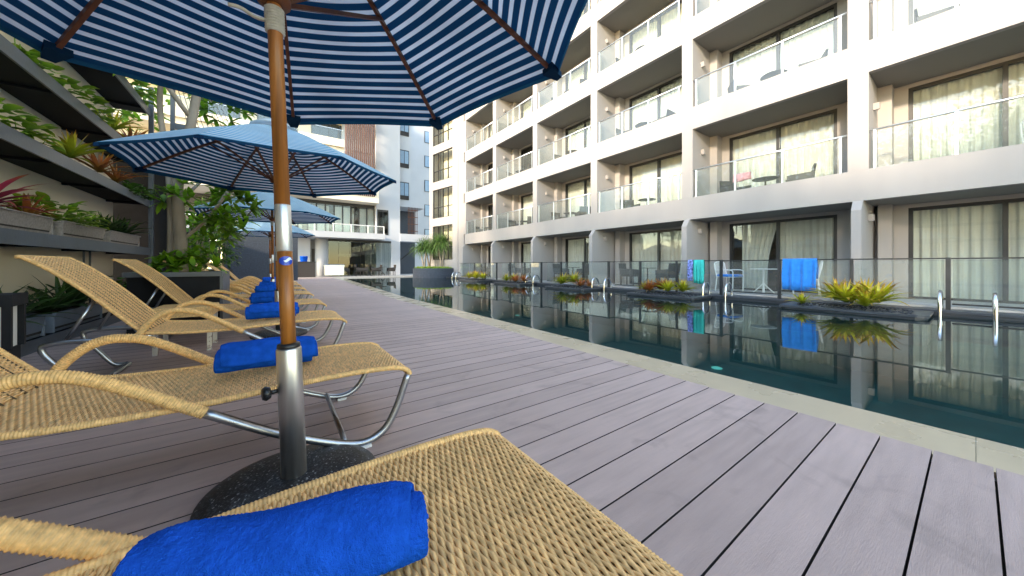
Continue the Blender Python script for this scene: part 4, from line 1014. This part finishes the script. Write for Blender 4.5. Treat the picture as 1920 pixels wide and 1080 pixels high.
place(wc0, (FX+.45, yb+2.75, .07), R(80), 'white wire chair with the blue towel on its seat', 'white wire chairs')
place(wc0, (FX+.45, yb+1.0, .07), R(-75), 'white wire chair beside the white table behind the blue towel', 'white wire chairs')
place(wt0, (FX+.45, yb+1.9, .07), 0, 'white metal table between white wire chairs on the terrace', 'white tables')
tag(MB().cbox(-.25, .25, -.25, .25, 0, .07, .03).build('seat_towel', 'towel_sky', None, (FX+.45, yb+2.75, .07+.436), (0, 0, R(80)), True), 'folded blue towel lying on the white wire chair', 'towel')
def draped(name, m, label, x, y0, y1, z, front, back, seed):
    rr = random.Random(seed); ph = [rr.uniform(0, 6) for _ in range(4)]; rows = []; n = 36
    prof = [(-1, -front)] + [(-1, -front*k) for k in (.8, .6, .4, .2, .05)] + [(-.6, .006), (0, .012), (.6, .006)] + [(1, -back*k) for k in (.05, .3, .6, 1)]
    for s, dz in prof:
        row = []
        for j in range(n+1):
            u = j/n; amp = min(1, abs(dz)/.25)*.022
            xx = x + s*.036 + (-1 if s < 0 else 1)*amp*(math.sin(u*19+ph[0])+.6*math.sin(u*37+ph[1]))*(abs(s) > .9)
            row.append((xx-(amp*1.2 if s < 0 else -amp*1.2), y0+(y1-y0)*(u+.02*math.sin(dz*9+u*5)*amp*20), z+dz+(.012*math.sin(u*5+ph[2]) if abs(dz) > front*.7 else 0)))
        rows.append(row)
    o = MB().grid(rows).build(name, m, None, smooth=True); md = o.modifiers.new('thick', 'SOLIDIFY'); md.thickness = .007
    return tag(o, label, 'towel')
draped('hanging_towel', 'towel_sky', 'bright blue towel draped over the glass fence', XN, 2.08, 2.70, .035+FH, .72, .45, 4)
draped('hanging_towel', 'towel_teal', 'teal towel hanging over the glass fence', XN, 4.50, 4.78, .035+FH, .66, .4, 6)
draped('hanging_towel', 'towel_print', 'narrow blue patterned cloth hanging beside the teal towel', XN, 4.80, 4.94, .035+FH, .6, .4, 8)
draped('hanging_towel', 'towel_pink', 'pink towel thrown over a balcony chair', FX+.42, Y0+2.2, Y0+2.62, SOF+.32+.90, .22, .2, 9)
# forecourt: towel cabinet, grill, dining sets
cab = thing('towel_cabinet', 'dark cabinet with folded blue towels on top by the rear wing', 'cabinet', (fx(567, 25.9), 26.3, .03))
MB().box(-.75, .75, -.3, .3, 0, 1.0).build('body', 'rattan_dark', cab); MB().box(-.78, .78, -.33, .33, 1.002, 1.05).build('top', 'dark_frame', cab)
for q in range(4): tag(MB().cbox(-.2, .2, -.15, .15, 0, .09, .03).build('folded_towel', 'towel', None, (fx(567, 25.9)+.1+.0*q, 26.3, 1.083+q*.092), (0, 0, R(q*4)), True), 'folded blue towel in the pile on the dark cabinet', 'towel', 'pile of folded towels')
gr = thing('barbecue_grill', 'stainless steel barbecue grill outside the restaurant', 'grill', (fx(629, 25.9), 26.6, .03))
MB().box(-.6, .6, -.3, .3, .1, .72).build('body', 'steel_grill', gr); MB().cbox(-.64, .64, -.34, .34, .723, .86, .06).build('lid', 'steel_grill', gr)
for q in (-.35, 0, .35): MB().tube([(q, -.30, .55), (q, -.36, .55)], .05, 12).build('knob', 'chrome', gr)
for q in range(3):
    cx = fx(665+q*27, 26.6); lab = 'on the forecourt outside the restaurant glazing'
    place(tb0, (cx, 26.8, .03), 0, 'small dark dining table, the %s one outside the restaurant' % ['grill-side', 'middle', 'stair-side'][q], 'forecourt dining tables')
    for s in (-1, 1): place(ch0, (cx+s*.62, 26.8, .03), 0 if s > 0 else R(180), 'dark rattan dining chair at the %s forecourt table' % ['grill-side', 'middle', 'stair-side'][q], 'forecourt dining chairs')
